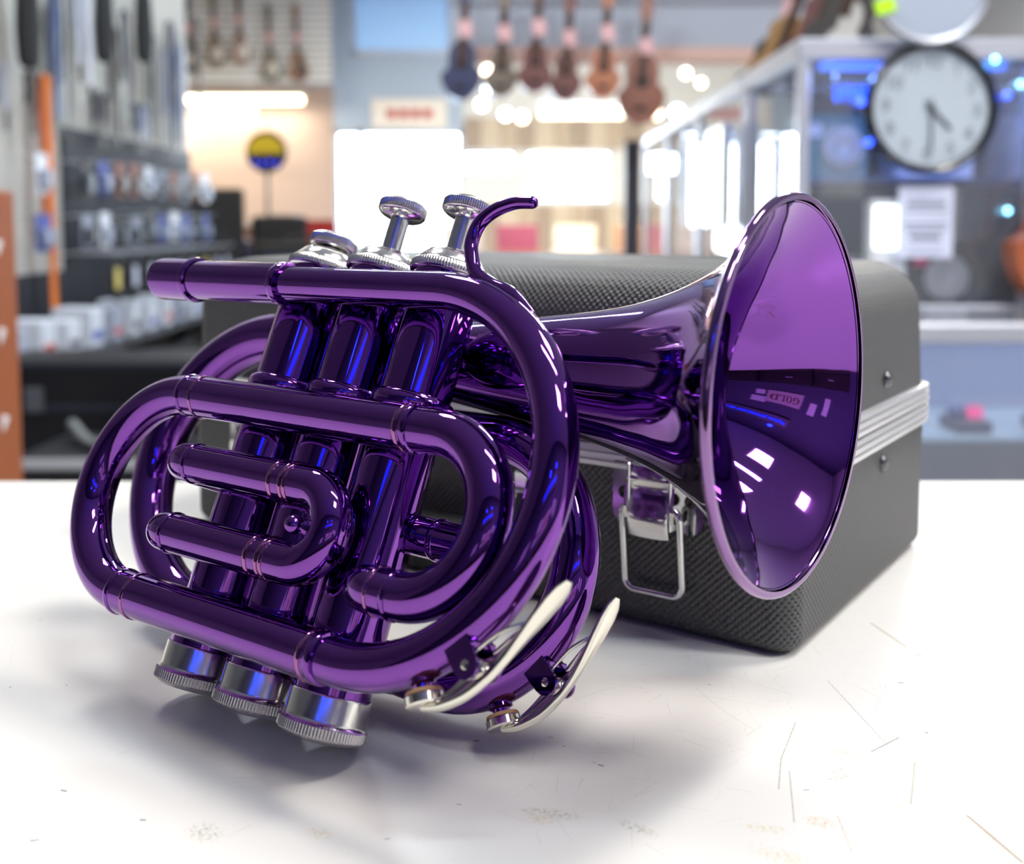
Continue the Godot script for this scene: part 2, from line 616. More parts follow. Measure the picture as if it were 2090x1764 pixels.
# a shell of stacked rounded outlines pressed all over with staggered rows of dimples
func dimpled_shell(hx: float, hz: float, r: float, levels: Array, tile := 0.0023, deep := 0.0010) -> ArrayMesh:
	var step := tile / 4.0
	# even steps up the profile
	var fine := []
	var nrm := []
	var total := 0.0
	for i in levels.size() - 1:
		total += Vector2(levels[i][0], levels[i][1]).distance_to(Vector2(levels[i + 1][0], levels[i + 1][1]))
	var nv := int(total / step)
	var at := 0.0
	var seg := 0
	var done := 0.0
	for j in nv + 1:
		at = total * j / nv
		while seg < levels.size() - 2 and at > done + Vector2(levels[seg][0], levels[seg][1]).distance_to(Vector2(levels[seg + 1][0], levels[seg + 1][1])):
			done += Vector2(levels[seg][0], levels[seg][1]).distance_to(Vector2(levels[seg + 1][0], levels[seg + 1][1]))
			seg += 1
		var a := Vector2(levels[seg][0], levels[seg][1])
		var b := Vector2(levels[seg + 1][0], levels[seg + 1][1])
		fine.append(a.lerp(b, clampf((at - done) / a.distance_to(b), 0, 1)))
		nrm.append((b - a).normalized())
	# columns round the outline: corner arcs and straight runs
	var cols := []
	var per_corner := int(roundf(PI / 2 * r / step))
	for k in 4:
		for i in per_corner: cols.append([k, 0, float(i) / per_corner])
		var run := 2.0 * ((hx - r) if k % 2 == 0 else (hz - r))
		var n := int(roundf(run / step))
		if k == 3: n += (4 - (cols.size() + n) % 4) % 4
		for i in n: cols.append([k, 1, float(i) / n])
	var w := cols.size()
	var sx := [1.0, -1.0, -1.0, 1.0]
	var sz := [1.0, 1.0, -1.0, -1.0]
	var v := PackedVector3Array()
	v.resize(w * fine.size())
	for j in fine.size():
		var inset: float = fine[j].x
		var rr := maxf(r - inset, 0.0004)
		var ex := hx - inset - rr
		var ez := hz - inset - rr
		var d: Vector2 = nrm[j]
		for i in w:
			var c: Array = cols[i]
			var k: int = c[0]
			var ang: float = PI / 2 * (k + (c[2] if c[1] == 0 else 1.0))
			var out := Vector3(cos(ang), 0, sin(ang))
			var p := Vector3(sx[k] * ex, fine[j].y, sz[k] * ez) + out * rr
			if c[1] == 1:
				var k2 := (k + 1) % 4
				p = p.lerp(Vector3(sx[k2] * ex, fine[j].y, sz[k2] * ez) + out * rr, c[2])
			if (i % 4 == 0 and j % 4 == 0) or (i % 4 == 2 and j % 4 == 2):
				p -= (out * absf(d.y) + Vector3.UP * d.x * signf(d.y + 1e-6)).normalized() * deep
			v[j * w + i] = p
	var n := PackedVector3Array()
	n.resize(v.size())
	var ix := PackedInt32Array()
	ix.resize((fine.size() - 1) * w * 6)
	var o := 0
	for j in fine.size():
		for i in w:
			var du := v[j * w + (i + 1) % w] - v[j * w + (i + w - 1) % w]
			var dv := v[mini(j + 1, fine.size() - 1) * w + i] - v[maxi(j - 1, 0) * w + i]
			n[j * w + i] = dv.cross(du).normalized()
			if j < fine.size() - 1:
				var a := j * w + i
				var b := j * w + (i + 1) % w
				ix[o] = a; ix[o + 1] = b; ix[o + 2] = a + w
				ix[o + 3] = b; ix[o + 4] = b + w; ix[o + 5] = a + w
				o += 6
	var arr := []
	arr.resize(Mesh.ARRAY_MAX)
	arr[Mesh.ARRAY_VERTEX] = v
	arr[Mesh.ARRAY_NORMAL] = n
	arr[Mesh.ARRAY_INDEX] = ix
	var m := ArrayMesh.new()
	m.add_surface_from_arrays(Mesh.PRIMITIVE_TRIANGLES, arr)
	return m

func build_case() -> void:
	var L := 0.2576
	var W := 0.1411
	var yaw := deg_to_rad(34.785)
	var a := Vector3(-cos(yaw), 0, -sin(yaw))
	var b := Vector3(sin(yaw), 0, -cos(yaw))
	var corner := Vector3(0.07848, COUNTER, -0.29084)
	var t := thing("instrument_case", "black dimpled hard case with aluminium band behind the purple trumpet", "case", corner + a * L / 2 + b * W / 2, -yaw)
	var hx := L / 2
	var hz := W / 2
	var r := 0.013
	var y1 := 0.0483
	var y2 := 0.0628
	var top := 0.1103
	var lv := []
	for i in 9:
		var q := PI / 2 * i / 8.0
		lv.append([0.005 * (1 - sin(q)) + 0.0008, 0.0005 + 0.005 * (1 - cos(q))])
	lv.append([0.0008, 0.03])
	lv.append([0.0004, y1])
	part("base", dimpled_shell(hx, hz, 0.0085, lv), M.shell, t)
	var foot := MB.new()
	shell(foot, hx, hz, 0.0085, [[0.0066, 0.0], [0.0058, 0.0006]], false, true)
	part("underside", foot, M.shell, t)
	lv = [[0.0004, y2], [0.001, 0.075]]
	for i in 11:
		var q := PI / 2 * i / 10.0
		lv.append([0.0016 + 0.019 * (1 - cos(q)), top - 0.0015 - 0.019 * (1 - sin(q))])
	lv.append([0.035, top - 0.0005])
	lv.append([0.0702, top])
	part("lid", dimpled_shell(hx, hz, r, lv), M.shell, t)
	# the two ribbed aluminium rails that meet between base and lid
	for k in 2:
		var ya := y1 if k == 0 else (y1 + y2) / 2 + 0.0002
		var yb := (y1 + y2) / 2 - 0.0002 if k == 0 else y2
		var rail := MB.new()
		var pl := []
		var steps := [[0.0, 0.0004], [0.04, -0.0016], [0.24, -0.0018], [0.27, -0.0008], [0.36, -0.0008], [0.39, -0.0018], [0.6, -0.0018], [0.63, -0.0008], [0.72, -0.0008], [0.75, -0.0018], [0.96, -0.0016], [1.0, 0.0004]]
		for s in steps: pl.append([s[1], lerpf(ya, yb, s[0])])
		for i in pl.size() - 1:
			shell(rail, hx, hz, 0.0095, [pl[i], pl[i + 1]], false, false)
		part("rail", rail, M.aluminium, t, "ribbed aluminium rail")
	# side rivets
	for p in [[84.8, 69.8], [82.2, 46.3 - 4.5]]:
		var rv := MB.new()
		rv.lathe(prof([[2.9, 0], [2.9, 0.4], [2.3, 1.3], [1.2, 1.8], [0, 1.9]]), Vector3(hx - 0.0006, p[1] * MM, hz - p[0] * MM), Vector3.RIGHT, 20)
		part("rivet", rv, M.dark_nickel, t)
	for x in [0.0863, -0.0863]:
		build_latch(t, x, hz)
	# padded carrying handle folded down on the front
	var hp := smooth_path(scaled([Vector3(-42, 36, 75), Vector3(-41, 29, 79), Vector3(-30, 22, 80.5), Vector3(0, 20, 81), Vector3(30, 22, 80.5), Vector3(41, 29, 79), Vector3(42, 36, 75)]), 8)
	var hr := []
	for i in hp.size():
		var q := absf(float(i) / (hp.size() - 1) * 2 - 1)
		hr.append(lerpf(6.6, 3.2, smoothstep(0.55, 0.95, q)) * MM)
	var handle := MB.new()
	handle.sweep(hp, hr, 16, true, true)
	var ho := part("handle", handle, M.black_rubber, t, "black padded carrying handle")
	for x in [-42, 42]:
		var br := MB.new()
		br.cbox(Vector3(x, 38, 71.5) * MM, Vector3(13, 12, 5) * MM, 0.0012)
		br.lathe(prof([[2.2, -6], [2.2, 6]]), Vector3(x, 36, 75) * MM, Vector3.RIGHT, 12)
		part("handle_bracket", br, M.chrome, ho)

func build_latch(t: Node3D, x: float, hz: float) -> void:
	# base plate with two screw ears, drawn lever, and the wire bail hanging down
	var g := MB.new()
	var ol := []
	for q in [[-15, 0], [-15, 14], [-9, 19.5], [9, 19.5], [15, 14], [15, 0]]: ol.append(Vector2(q[0], q[1]) * MM)
	for i in 7:
		var a := PI * i / 6.0
		ol.append(Vector2(10.5 + cos(-a) * 4.5, -sin(a) * 4.5) * MM)
	for i in 7:
		var a := PI * i / 6.0
		ol.append(Vector2(-10.5 + cos(-a) * 4.5, -sin(a) * 4.5) * MM)
	g.extrude(ol, Vector3(x, 0.036, hz + 0.0004), Vector3.RIGHT, Vector3.UP, 0.0012)
	var plate := part("latch_plate", g, M.chrome, t)
	for s in [-11.0, 11.0]:
		var sc := MB.new()
		sc.lathe(prof([[2.0, 0], [2.0, 0.4], [1.1, 0.9], [0.5, 0.5], [0, 0.4]]), Vector3(x + s * MM, 0.0415, hz + 0.001), Vector3.BACK, 16)
		part("screw", sc, M.black, plate)
	for s in [-7.6, 7.6]:
		var ear := MB.new()
		var eo := []
		for q in [[0, -7], [5.5, -5.5], [6.2, -2], [5.2, 5], [0, 7]]: eo.append(Vector2(q[0], q[1]) * MM)
		ear.extrude(eo, Vector3(x + s * MM, 0.041, hz + 0.0008), Vector3.BACK, Vector3.UP, 0.001)
		part("ear", ear, M.chrome, plate)
	var lever := MB.new()
	# a folded strip: hook roll at the top, sloping face, lip at the bottom
	var section := smooth_path(scaled([Vector3(0, 52.5, 2.2), Vector3(0, 51.5, 4.6), Vector3(0, 48.5, 5.6), Vector3(0, 44.5, 5.0), Vector3(0, 41, 6.2), Vector3(0, 37, 7.4), Vector3(0, 33.5, 7.0), Vector3(0, 30.8, 6.2)]), 4)
	var rows := []
	for q in section: rows.append(q + Vector3(x, 0, hz))
	lever.sweep(rows, fill(6.6, rows.size()), 20, true, true, Vector3.RIGHT, fill(0.9, rows.size()))
	for s in [-6.8, 6.8]:
		lever.cbox(Vector3(x + s * MM, 0.0425, hz + 0.0035), Vector3(0.0009, 0.019, 0.006), 0.0003)
	part("latch_lever", lever, M.chrome, t)
	var roll := MB.new()
	roll.lathe(prof([[0, -7.4], [1.5, -7.4], [1.5, 7.4], [0, 7.4]]), Vector3(x, 0.0475, hz + 0.0048), Vector3.RIGHT, 14)
	part("hinge_pin", roll, M.chrome, t)
	var bp := []
	var w := 9.4
	var ytop := 39.5
	var ybot := 13.0
	bp.append(Vector3(-4, ytop, 5.2))
	bp.append_array(arc(Vector3(-w + 3.4, ytop - 3.4, 5.2), 3.4, 90, 180, 5))
	bp.append_array(arc(Vector3(-w + 3.4, ybot + 3.4, 3.0), 3.4, 180, 270, 5))
	bp.append_array(arc(Vector3(w - 3.4, ybot + 3.4, 3.0), 3.4, 270, 360, 5))
	bp.append_array(arc(Vector3(w - 3.4, ytop - 3.4, 5.2), 3.4, 0, 90, 5))
	bp.append(Vector3(4, ytop, 5.2))
	var bail_path := []
	for q in bp: bail_path.append(q * MM + Vector3(x, 0, hz))
	var bail := MB.new()
	bail.sweep(bail_path, fill(1.15, bail_path.size()), 12)
	part("bail", bail, M.chrome, t, "chrome wire bail")
	# catch on the lid side of the band
	var catch := MB.new()
	catch.cbox(Vector3(x, 0.0575, hz + 0.003), Vector3(0.019, 0.012, 0.0022), 0.0007)
	catch.cbox(Vector3(x, 0.0625, hz + 0.0048), Vector3(0.014, 0.0022, 0.003), 0.0007)
	part("catch", catch, M.chrome, t)

# ---------------------------------------------------------------- trumpet
# local axes in millimetres: x towards the bell, y up the valves, z towards the player's right hand
func build_trumpet() -> void:
	var t := thing("pocket_trumpet", "purple lacquered pocket trumpet leaning back on the white counter", "trumpet", Vector3(-0.06199, COUNTER + 0.00700, -0.25322))
	t.basis = Basis(Vector3(0.80612, 0.00352, 0.59174), Vector3(0.2442, 0.90888, -0.33808), Vector3(-0.53902, 0.41704, 0.73181)).orthonormalized()
	var zf := 17.0
	var zs := 18.0
	# mouthpiece receiver and leadpipe
	var mb := MB.new()
	mb.lathe(prof([[0, 6], [4.3, 6], [4.6, 0], [5.6, 0], [6.05, 0.5], [6.15, 1.5], [6.0, 14], [6.3, 14.3], [6.45, 15.2], [6.3, 16.2], [5.7, 16.6]]), Vector3(-69.3, 101.6, zf) * MM, Vector3.RIGHT, 40)
	part("mouthpiece_receiver", mb, M.purple, t)
	mb = MB.new()
	mb.sweep(scaled([Vector3(-54, 101.6, zf), Vector3(-40, 101.6, zf), Vector3(-17, 101.6, zf)]), fill(5.55, 3), 40)
	var lead := part("leadpipe_sleeve", mb, M.purple, t)
	ferrule(lead, Vector3(-17.4, 101.6, zf), Vector3.RIGHT, 5.55, 2.0, 4.6)
	var pth := [Vector3(-16, 101.6, zf), Vector3(0, 101.6, zf), Vector3(20, 101.6, zf)]
	pth.append_array(arc(Vector3(36.8, 58.75, zf), 42.85, 90, -90, 56))
	pth.append(Vector3(32, 15.9, zf))
	var rad := []
	for i in pth.size(): rad.append(lerpf(4.6, 5.1, clampf((i - 3) / 30.0, 0, 1)) * MM)
	mb = MB.new()
	mb.sweep(scaled(pth), rad, 40)
	part("leadpipe_bow", mb, M.purple, t)
	# finger hook on the leadpipe
	pth = smooth_path([Vector3(65.0, 94.6, zf), Vector3(63.5, 97.0, zf), Vector3(57.2, 101.6, zf), Vector3(50.9, 103.6, zf), Vector3(46.0, 106.2, zf), Vector3(42.9, 110.9, zf), Vector3(41.9, 114.7, zf), Vector3(42.8, 119.1, zf), Vector3(46.3, 122.3, zf), Vector3(51.4, 124.1, zf), Vector3(56.4, 124.2, zf)], 6)
	rad = []
	for i in pth.size():
		var q := float(i) / (pth.size() - 1)
		rad.append((lerpf(1.25, 1.75, smoothstep(0.0, 0.35, q)) - 0.25 * smoothstep(0.7, 1.0, q)) * MM)
	mb = MB.new()
	mb.sweep(scaled(pth), rad, 20)
	mb.ball(pth[0] * MM, 1.35 * MM, 10)
	mb.ball(pth[pth.size() - 1] * MM, 1.5 * MM, 10)
	part("finger_hook", mb, M.purple, t)
	# lower slide tube, left bow, upper slide tube, inner bow
	mb = MB.new()
	mb.sweep(scaled([Vector3(33.5, 15.9, zf), Vector3(0, 15.9, zf), Vector3(-39.5, 15.9, zf)]), fill(5.6, 3), 40)
	var lower := part("lower_slide_tube", mb, M.purple, t)
	ferrule(lower, Vector3(33.2, 15.9, zf), Vector3.RIGHT, 5.6, 1.6, 5.1)
	ferrule(lower, Vector3(30.4, 15.9, zf), Vector3.RIGHT, 5.6, 0.9)
	ferrule(lower, Vector3(-33.2, 15.9, zf), Vector3.RIGHT, 5.6, 0.6)
	ferrule(lower, Vector3(-39.6, 15.9, zf), Vector3.RIGHT, 5.6, 1.2)
	pth = [Vector3(-39, 15.9, zf)]
	pth.append_array(arc(Vector3(-39.6, 42.2, zf), 26.3, 270, 90, 40))
	pth.append(Vector3(-37.5, 68.5, zf))
	mb = MB.new()
	mb.sweep(scaled(pth), fill(5.35, pth.size()), 40)
	part("tuning_slide_bow", mb, M.purple, t)
	mb = MB.new()
	mb.sweep(scaled([Vector3(-38.6, 68.5, zf), Vector3(0, 68.4, zf), Vector3(40, 68.3, zf)]), fill(5.5, 3), 40)
	var upper := part("upper_slide_tube", mb, M.purple, t)
	ferrule(upper, Vector3(-38.9, 68.5, zf), Vector3.RIGHT, 5.5, 1.2)
	ferrule(upper, Vector3(-33.6, 68.5, zf), Vector3.RIGHT, 5.5, 0.6)
	ferrule(upper, Vector3(38.8, 68.3, zf), Vector3.RIGHT, 5.5, 0.9)
	ferrule(upper, Vector3(41.0, 68.3, zf), Vector3.RIGHT, 5.5, 1.2)
	pth = [Vector3(40.5, 68.3, zf)]
	pth.append_array(arc(Vector3(48.6, 50.3, zf), 18.0, 90, -90, 36))
	pth.append(Vector3(44, 32.3, zf))
	pth.append_array(arc(Vector3(42.5, 32.3, zf - 6.5), 6.5, 90, 180, 10, Vector3.RIGHT, Vector3.BACK))
	pth.append(Vector3(34, 32.3, 6))
	pth.append(Vector3(25, 32.3, 1))
	mb = MB.new()
	mb.sweep(scaled(pth), fill(5.25, pth.size()), 36)
	var inner := part("inner_bow", mb, M.purple, t)
	ferrule(inner, Vector3(48.3, 32.3, zf), Vector3.RIGHT, 5.25, 1.0)
	ferrule(inner, Vector3(43.4, 32.3, zf), Vector3.RIGHT, 5.25, 0.5)
	# first valve slide: two tubes with elbows into the casing, and a removable crook
	for k in 2:
		var y := [51.0, 33.0][k] as float
		var xe := [-35.6, -34.7][k] as float
		pth = [Vector3(6, y, zs), Vector3(-14, y, zs), Vector3(xe + 8, y, zs)]
		pth.append_array(arc(Vector3(xe + 7, y, zs - 7), 7.0, 90, 180, 12, Vector3.RIGHT, Vector3.BACK))
		pth.append(Vector3(xe, y, 6))
		pth.append(Vector3(xe + 3, y, 0))
		pth.append(Vector3(-24, y, -2))
		mb = MB.new()
		mb.sweep(scaled(pth), fill(4.95, pth.size()), 36)
		var st := part("valve_slide_tube", mb, M.purple, t)
		ferrule(st, Vector3(-26.8, y, zs), Vector3.RIGHT, 4.95, 1.0)
		ferrule(st, Vector3(5.6, y, zs), Vector3.RIGHT, 4.95, 0.9)
	pth = [Vector3(5.5, 51, zs), Vector3(10, 51, zs)]
	pth.append_array(arc(Vector3(15.9, 42, zs), 9.0, 90, -90, 28))
	pth.append_array([Vector3(10, 33, zs), Vector3(5.5, 33, zs)])
	mb = MB.new()
	mb.sweep(scaled(pth), fill(4.95, pth.size()), 36)
	var crook := part("valve_slide_crook", mb, M.purple, t)
	for y in [51.0, 33.0]:
		ferrule(crook, Vector3(9.4, y, zs), Vector3.RIGHT, 4.95, 0.7)
		ferrule(crook, Vector3(10.9, y, zs), Vector3.RIGHT, 4.95, 0.7)
	mb = MB.new()
	mb.lathe(prof([[0, -0.4], [2.6, -0.4], [2.6, 0.4], [2.0, 0.6], [2.0, 1.3], [1.2, 1.6], [1.2, 2.6], [0, 2.6]]), Vector3(20.6, 41.6, zs + 1.8) * MM, Vector3(-1, 0, 0.5), 20)
	mb.ball(Vector3(17.1, 41.6, zs + 3.6) * MM, 2.3 * MM, 14)
	part("pull_knob", mb, M.purple, crook)
	build_valves(t)
	build_rear_loop(t)
	build_bell(t)
	water_key(t, Vector3(36.8, 58.75, zf), 47.7, -60.0, -16.5, -44.5)
	water_key(t, Vector3(34.9, 45.1, -22), 36.9, -57.5, -1.5, -35.0)

func ferrule(parent: Node, at: Vector3, axis: Vector3, r: float, wide: float, r2 := -1.0) -> void:
	var mb := MB.new()
	var h := wide / 2
	mb.lathe(prof([[r - 0.3, -h - 0.25], [r + 0.12, -h - 0.2], [r + 0.3, -h * 0.6], [r + 0.34, 0], [r + 0.3, h * 0.6], [r + 0.12, h + 0.2], [(r - 0.3) if r2 < 0 else (r2 - 0.15), h + 0.35]]), at * MM, axis, 44)
	part("ferrule", mb, M.ring if wide < 0.95 else M.purple, parent)

func build_valves(t: Node3D) -> void:
	for k in 3:
		var x := (k - 1) * 22.85
		var mb := MB.new()
		mb.lathe(prof([[9.2, 5], [9.2, 60], [9.2, 111]]), Vector3(x, 0, 0) * MM, Vector3.UP, 56)
		var c := part("valve_casing", mb, M.purple, t)
		mb = MB.new()
		mb.lathe(prof([[9.1, 74.5], [10.2, 74.9], [10.7, 75.9], [10.8, 77.0], [10.6, 78.0], [10.0, 78.8], [9.1, 79.2]]), Vector3(x, 0, 0) * MM, Vector3.UP, 56)
		part("collar", mb, M.purple, c)
		mb = MB.new()
		mb.lathe(prof([[0, -2.6], [5.5, -2.9], [8.6, -2.5], [9.7, -1.9], [10.2, -1.6], [10.55, -1.2], [10.55, 0.8], [10.2, 1.3], [9.9, 1.7], [9.75, 2.3], [9.75, 7.2], [9.6, 7.7], [9.2, 7.8]]), Vector3(x, 0, 0) * MM, Vector3.UP, 336, 84, 0.36 * MM, Vector2(-1.3, 0.9) * MM)
		part("bottom_cap", mb, M.nickel, c, "nickel bottom valve cap with knurled rim")
		mb = MB.new()
		mb.lathe(prof([[9.0, 110.8], [9.9, 111.0], [10.2, 111.3], [10.45, 111.6], [10.45, 113.2], [10.2, 113.6], [9.9, 113.9], [9.3, 114.2], [9.0, 114.9], [7.0, 117.3], [6.4, 117.6], [3.4, 117.7], [3.2, 117.3], [2.6, 117.3]]), Vector3(x, 0, 0) * MM, Vector3.UP, 336, 84, 0.36 * MM, Vector2(111.5, 113.3) * MM)
		part("top_cap", mb, M.nickel, c, "nickel top valve cap with knurled rim")
		var by := 120.6 if k == 0 else 131.0
		mb = MB.new()
		mb.lathe(prof([[2.65, 114], [2.65, by - 2.8]]), Vector3(x, 0, 0) * MM, Vector3.UP, 28)
		part("piston_stem", mb, M.stem_metal, c)
		mb = MB.new()
		mb.lathe(prof([[2.65, by - 3.0], [3.0, by - 2.6], [3.6, by - 2.4], [5.7, by - 2.2], [6.4, by - 1.7], [6.8, by - 1.1], [6.8, by + 1.0], [6.3, by + 1.6], [5.4, by + 2.0], [3.0, by + 1.9], [0, by + 1.8]]), Vector3(x, 0, 0) * MM, Vector3.UP, 256, 64, 0.32 * MM, Vector2(by - 1.15, by + 1.05) * MM)
		part("finger_button", mb, M.nickel, c, "knurled nickel finger button")

func build_rear_loop(t: Node3D) -> void:
	var z := -22.0
	# bell tail round the back bow, along the bottom, up the second bow and into the first valve
	var pth := [Vector3(-36, 96.6, -23.6), Vector3(-46, 97.8, -23)]
	var rad := [7.3, 7.5]
	var a := arc(Vector3(-54.3, 56.7, z), 41.5, 90, 270, 48)
	for i in a.size():
		pth.append(a[i])
		rad.append(lerpf(7.6, 6.1, float(i) / a.size()))
	for x in [-30.0, 0.0, 20.0]:
		pth.append(Vector3(x, 15.0, z))
		rad.append(5.9)
	var path := scaled(pth)
	var rr := []
	for q in rad: rr.append(q * MM)
	var mb := MB.new()
	mb.sweep(path, rr, 36)
	var o := part("bell_bow", mb, M.purple, t)
	ferrule(o, Vector3(-44, 97.6, -23.1), Vector3.RIGHT, 7.5, 1.4)
	pth = [Vector3(19, 15.0, z), Vector3(28, 14.7, z)]
	pth.append_array(arc(Vector3(34.9, 45.2, z), 30.9, -90, 90, 44))
	pth.append_array([Vector3(20, 76.1, z), Vector3(0, 76.1, z), Vector3(-10, 76.1, z)])
	pth.append_array(arc(Vector3(-13, 76.1, z + 9), 9.0, 270, 180, 8, Vector3.RIGHT, Vector3.BACK))
	pth.append(Vector3(-22, 76.1, -6))
	mb = MB.new()
	mb.sweep(scaled(pth), fill(5.9, pth.size()), 36)
	var b := part("rear_bow", mb, M.purple, t)
	ferrule(b, Vector3(22, 15.0, z), Vector3.RIGHT, 5.9, 1.4)
	# stub of the third valve slide pointing to the back
	mb = MB.new()
	mb.sweep(scaled([Vector3(24, 47, -4), Vector3(34, 47, -8), Vector3(44, 47, -8)]), fill(4.9, 3), 28)
	var s := part("third_slide_stub", mb, M.purple, t)
	ferrule(s, Vector3(36, 47, -8), Vector3.RIGHT, 4.9, 1.4)
	# braces that tie the loops to the valve block
	for q in [[Vector3(8, 15.5, 12), Vector3(8, 15.3, -17)]]:
		mb = MB.new()
		mb.sweep(scaled(q), fill(1.3, 2), 14)
		part("brace", mb, M.purple, t)

func build_bell(t: Node3D) -> void:
	var pts := [[-40, 7.1], [-20, 8.0], [0, 9.6], [15, 11.2], [30, 12.9], [42, 14.2], [52, 15.5], [60, 16.7], [68, 18.3], [75, 20.2], [81, 22.3], [87, 25.0], [92, 27.7], [96.5, 30.6], [100.5, 33.8], [103.5, 36.6], [106, 39.3], [108, 41.6], [109.6, 43.6]]
	var fine := []
	var ctrl := []
	for p in pts: ctrl.append(Vector3(p[1], p[0], 0))
	for p in smooth_path(ctrl, 4): fine.append([p.x, p.y])
	var outer := fine.duplicate()
	# rolled rim bead, then the inside back down the flare
	var bead := []
	for i in 13:
		var a := deg_to_rad(lerpf(-190, 120, i / 12.0))
		bead.append([43.85 + cos(a) * 1.2, 109.6 + sin(a) * 1.2])
	var inside := fine.duplicate()
	inside.reverse()
	for p in inside: outer.append([maxf(p[0] - 0.55, 0.5), p[1] + 0.25])
	var mb := MB.new()
	mb.lathe(prof(outer), Vector3(0, 95.7, -24) * MM, Vector3.RIGHT, 96)
	var bell := part("bell", mb, M.purple, t)
	mb = MB.new()
	mb.lathe(prof(bead), Vector3(0, 95.7, -24) * MM, Vector3.RIGHT, 96)
	part("rim_bead", mb, plain(lin(0.27, 0.15, 0.34), 0.07, 1.0), bell, "paler rolled rim of the bell")

func polar(c: Vector3, rad: float, ang: float, dz := 0.0) -> Vector3:
	var a := deg_to_rad(ang)
	return (c + Vector3(cos(a) * rad, sin(a) * rad, dz)) * MM

func water_key(t: Node3D, c: Vector3, ro: float, a_pad: float, a_tip: float, a_piv: float) -> void:
	var deg := 180.0 / PI / (ro + 4.0)   # degrees for a millimetre along the key
	var root := Node3D.new()
	root.name = "water_key"
	t.add_child(root, true)
	var out := polar(Vector3.ZERO, 1.0, a_pad).normalized()
	var mb := MB.new()
	mb.lathe(prof([[2.9, -0.8], [2.9, 0.1], [2.1, 0.5], [1.9, 1.6], [0, 1.6]]), polar(c, ro, a_pad), out, 24)
	part("drain_nipple", mb, M.purple, root)
	mb = MB.new()
	mb.lathe(prof([[0, 1.6], [3.7, 1.6], [3.9, 2.0], [3.9, 2.9], [0, 2.9]]), polar(c, ro, a_pad), out, 28)
	part("cork_pad", mb, M.cork, root)
	mb = MB.new()
	mb.lathe(prof([[4.05, 2.5], [4.2, 2.7], [4.2, 4.3], [3.8, 4.7], [0, 5.2]]), polar(c, ro, a_pad), out, 28)
	part("pad_cup", mb, M.silver, root)
	# lever: narrow arm that widens into a spoon
	var span := a_tip - a_pad
	var ctrl := []
	var w := []
	var th := []
	var table := [[0.0, 4.9, 2.2, 1.0], [0.1, 5.7, 1.7, 1.1], [0.24, 5.9, 1.3, 1.3], [0.4, 5.3, 1.2, 1.5], [0.53, 4.9, 1.4, 1.3], [0.65, 4.8, 2.0, 1.1], [0.78, 5.1, 2.9, 1.05], [0.88, 5.6, 3.2, 1.0], [0.95, 6.1, 2.7, 0.9], [1.0, 6.6, 1.0, 0.4]]
	for q in table: ctrl.append(polar(c, ro + q[1], a_pad + span * q[0]))
	var path := smooth_path(ctrl, 6)
	for i in path.size():
		var f := float(i) / 6.0
		var k := mini(int(f), table.size() - 2)
		w.append(lerpf(table[k][2], table[k + 1][2], f - k) * MM)
		th.append(lerpf(table[k][3], table[k + 1][3], f - k) * MM)
	mb = MB.new()
	mb.sweep(path, w, 22, true, true, Vector3.BACK, th)
	part("lever", mb, M.silver, root)
	# thin web that stiffens the arm on the side of the tube
	var web := []
	var wt := []
	for i in 17:
		var f := lerpf(0.07, 0.6, i / 16.0)
		var near := 1.0 - absf(i / 8.0 - 1.0)
		web.append(polar(c, ro + 4.6 - near * 0.8, a_pad + span * f))
		wt.append((0.5 + near * 1.3) * MM)
	mb = MB.new()
	mb.sweep(web, fill(0.55, 17), 12, true, true, Vector3.BACK, wt)
	part("lever_web", mb, M.silver, root)
	# bracket: two rounded cheeks on a saddle, with the pivot screw through them
	var up := polar(Vector3.ZERO, 1.0, a_piv).normalized()
	var along := Vector3(-up.y, up.x, 0)
	for s in [-4.0, 4.0]:
		var ol := []
		for q in [[3.0, -2.2], [2.9, 2.6]]: ol.append(Vector2(q[0], q[1]) * MM)
		for i in 9:
			var a := PI * i / 8.0
			ol.append(Vector2(cos(a) * 2.8, 2.9 + sin(a) * 2.8) * MM)
		for q in [[-2.9, 2.6], [-3.0, -2.2]]: ol.append(Vector2(q[0], q[1]) * MM)
		mb = MB.new()
		mb.extrude(ol, polar(c, ro, a_piv, s), along, up, 0.9 * MM)
		part("bracket_cheek", mb, M.purple, root)
		mb = MB.new()
		mb.lathe(prof([[0, -0.5], [1.2, -0.5], [1.2, 0.35], [0.6, 0.6], [0, 0.6]]), polar(c, ro + 2.8, a_piv, s), Vector3.BACK * signf(s), 16)
		part("pivot_screw", mb, M.silver, root)
	mb = MB.new()
	mb.lathe(prof([[1.9, -3.4], [1.9, 3.4]]), polar(c, ro + 2.8, a_piv), Vector3.BACK, 18)
	mb.cbox(polar(c, ro + 3.9, a_piv), Vector3(3.4, 2.6, 2.4) * MM, 0.0004, Basis(along, up, along.cross(up)))
	part("pivot_barrel", mb, M.silver, root)
	mb = MB.new()
	mb.cbox(polar(c, ro - 0.2, a_piv), Vector3(7.2, 1.6, 8.8) * MM, 0.0006, Basis(along, up, along.cross(up)))
	part("saddle", mb, M.purple, root)
	# wire spring bent over the lever
	var sp := smooth_path([polar(c, ro + 1.0, a_piv + 1.5, 3.0), polar(c, ro + 1.3, a_piv + 3.2 * deg, 3.0), polar(c, ro + 1.8, a_piv + 9.0 * deg, 2.6), polar(c, ro + 3.4, a_piv + 13.0 * deg, 1.2), polar(c, ro + 3.9, a_piv + 14.0 * deg, 0), polar(c, ro + 3.4, a_piv + 13.0 * deg, -1.2), polar(c, ro + 1.8, a_piv + 9.0 * deg, -2.6), polar(c, ro + 1.3, a_piv + 3.2 * deg, -3.0)], 5)
	mb = MB.new()
	mb.sweep(sp, fill(0.42, sp.size()), 8)
	part("spring_wire", mb, M.silver, root)

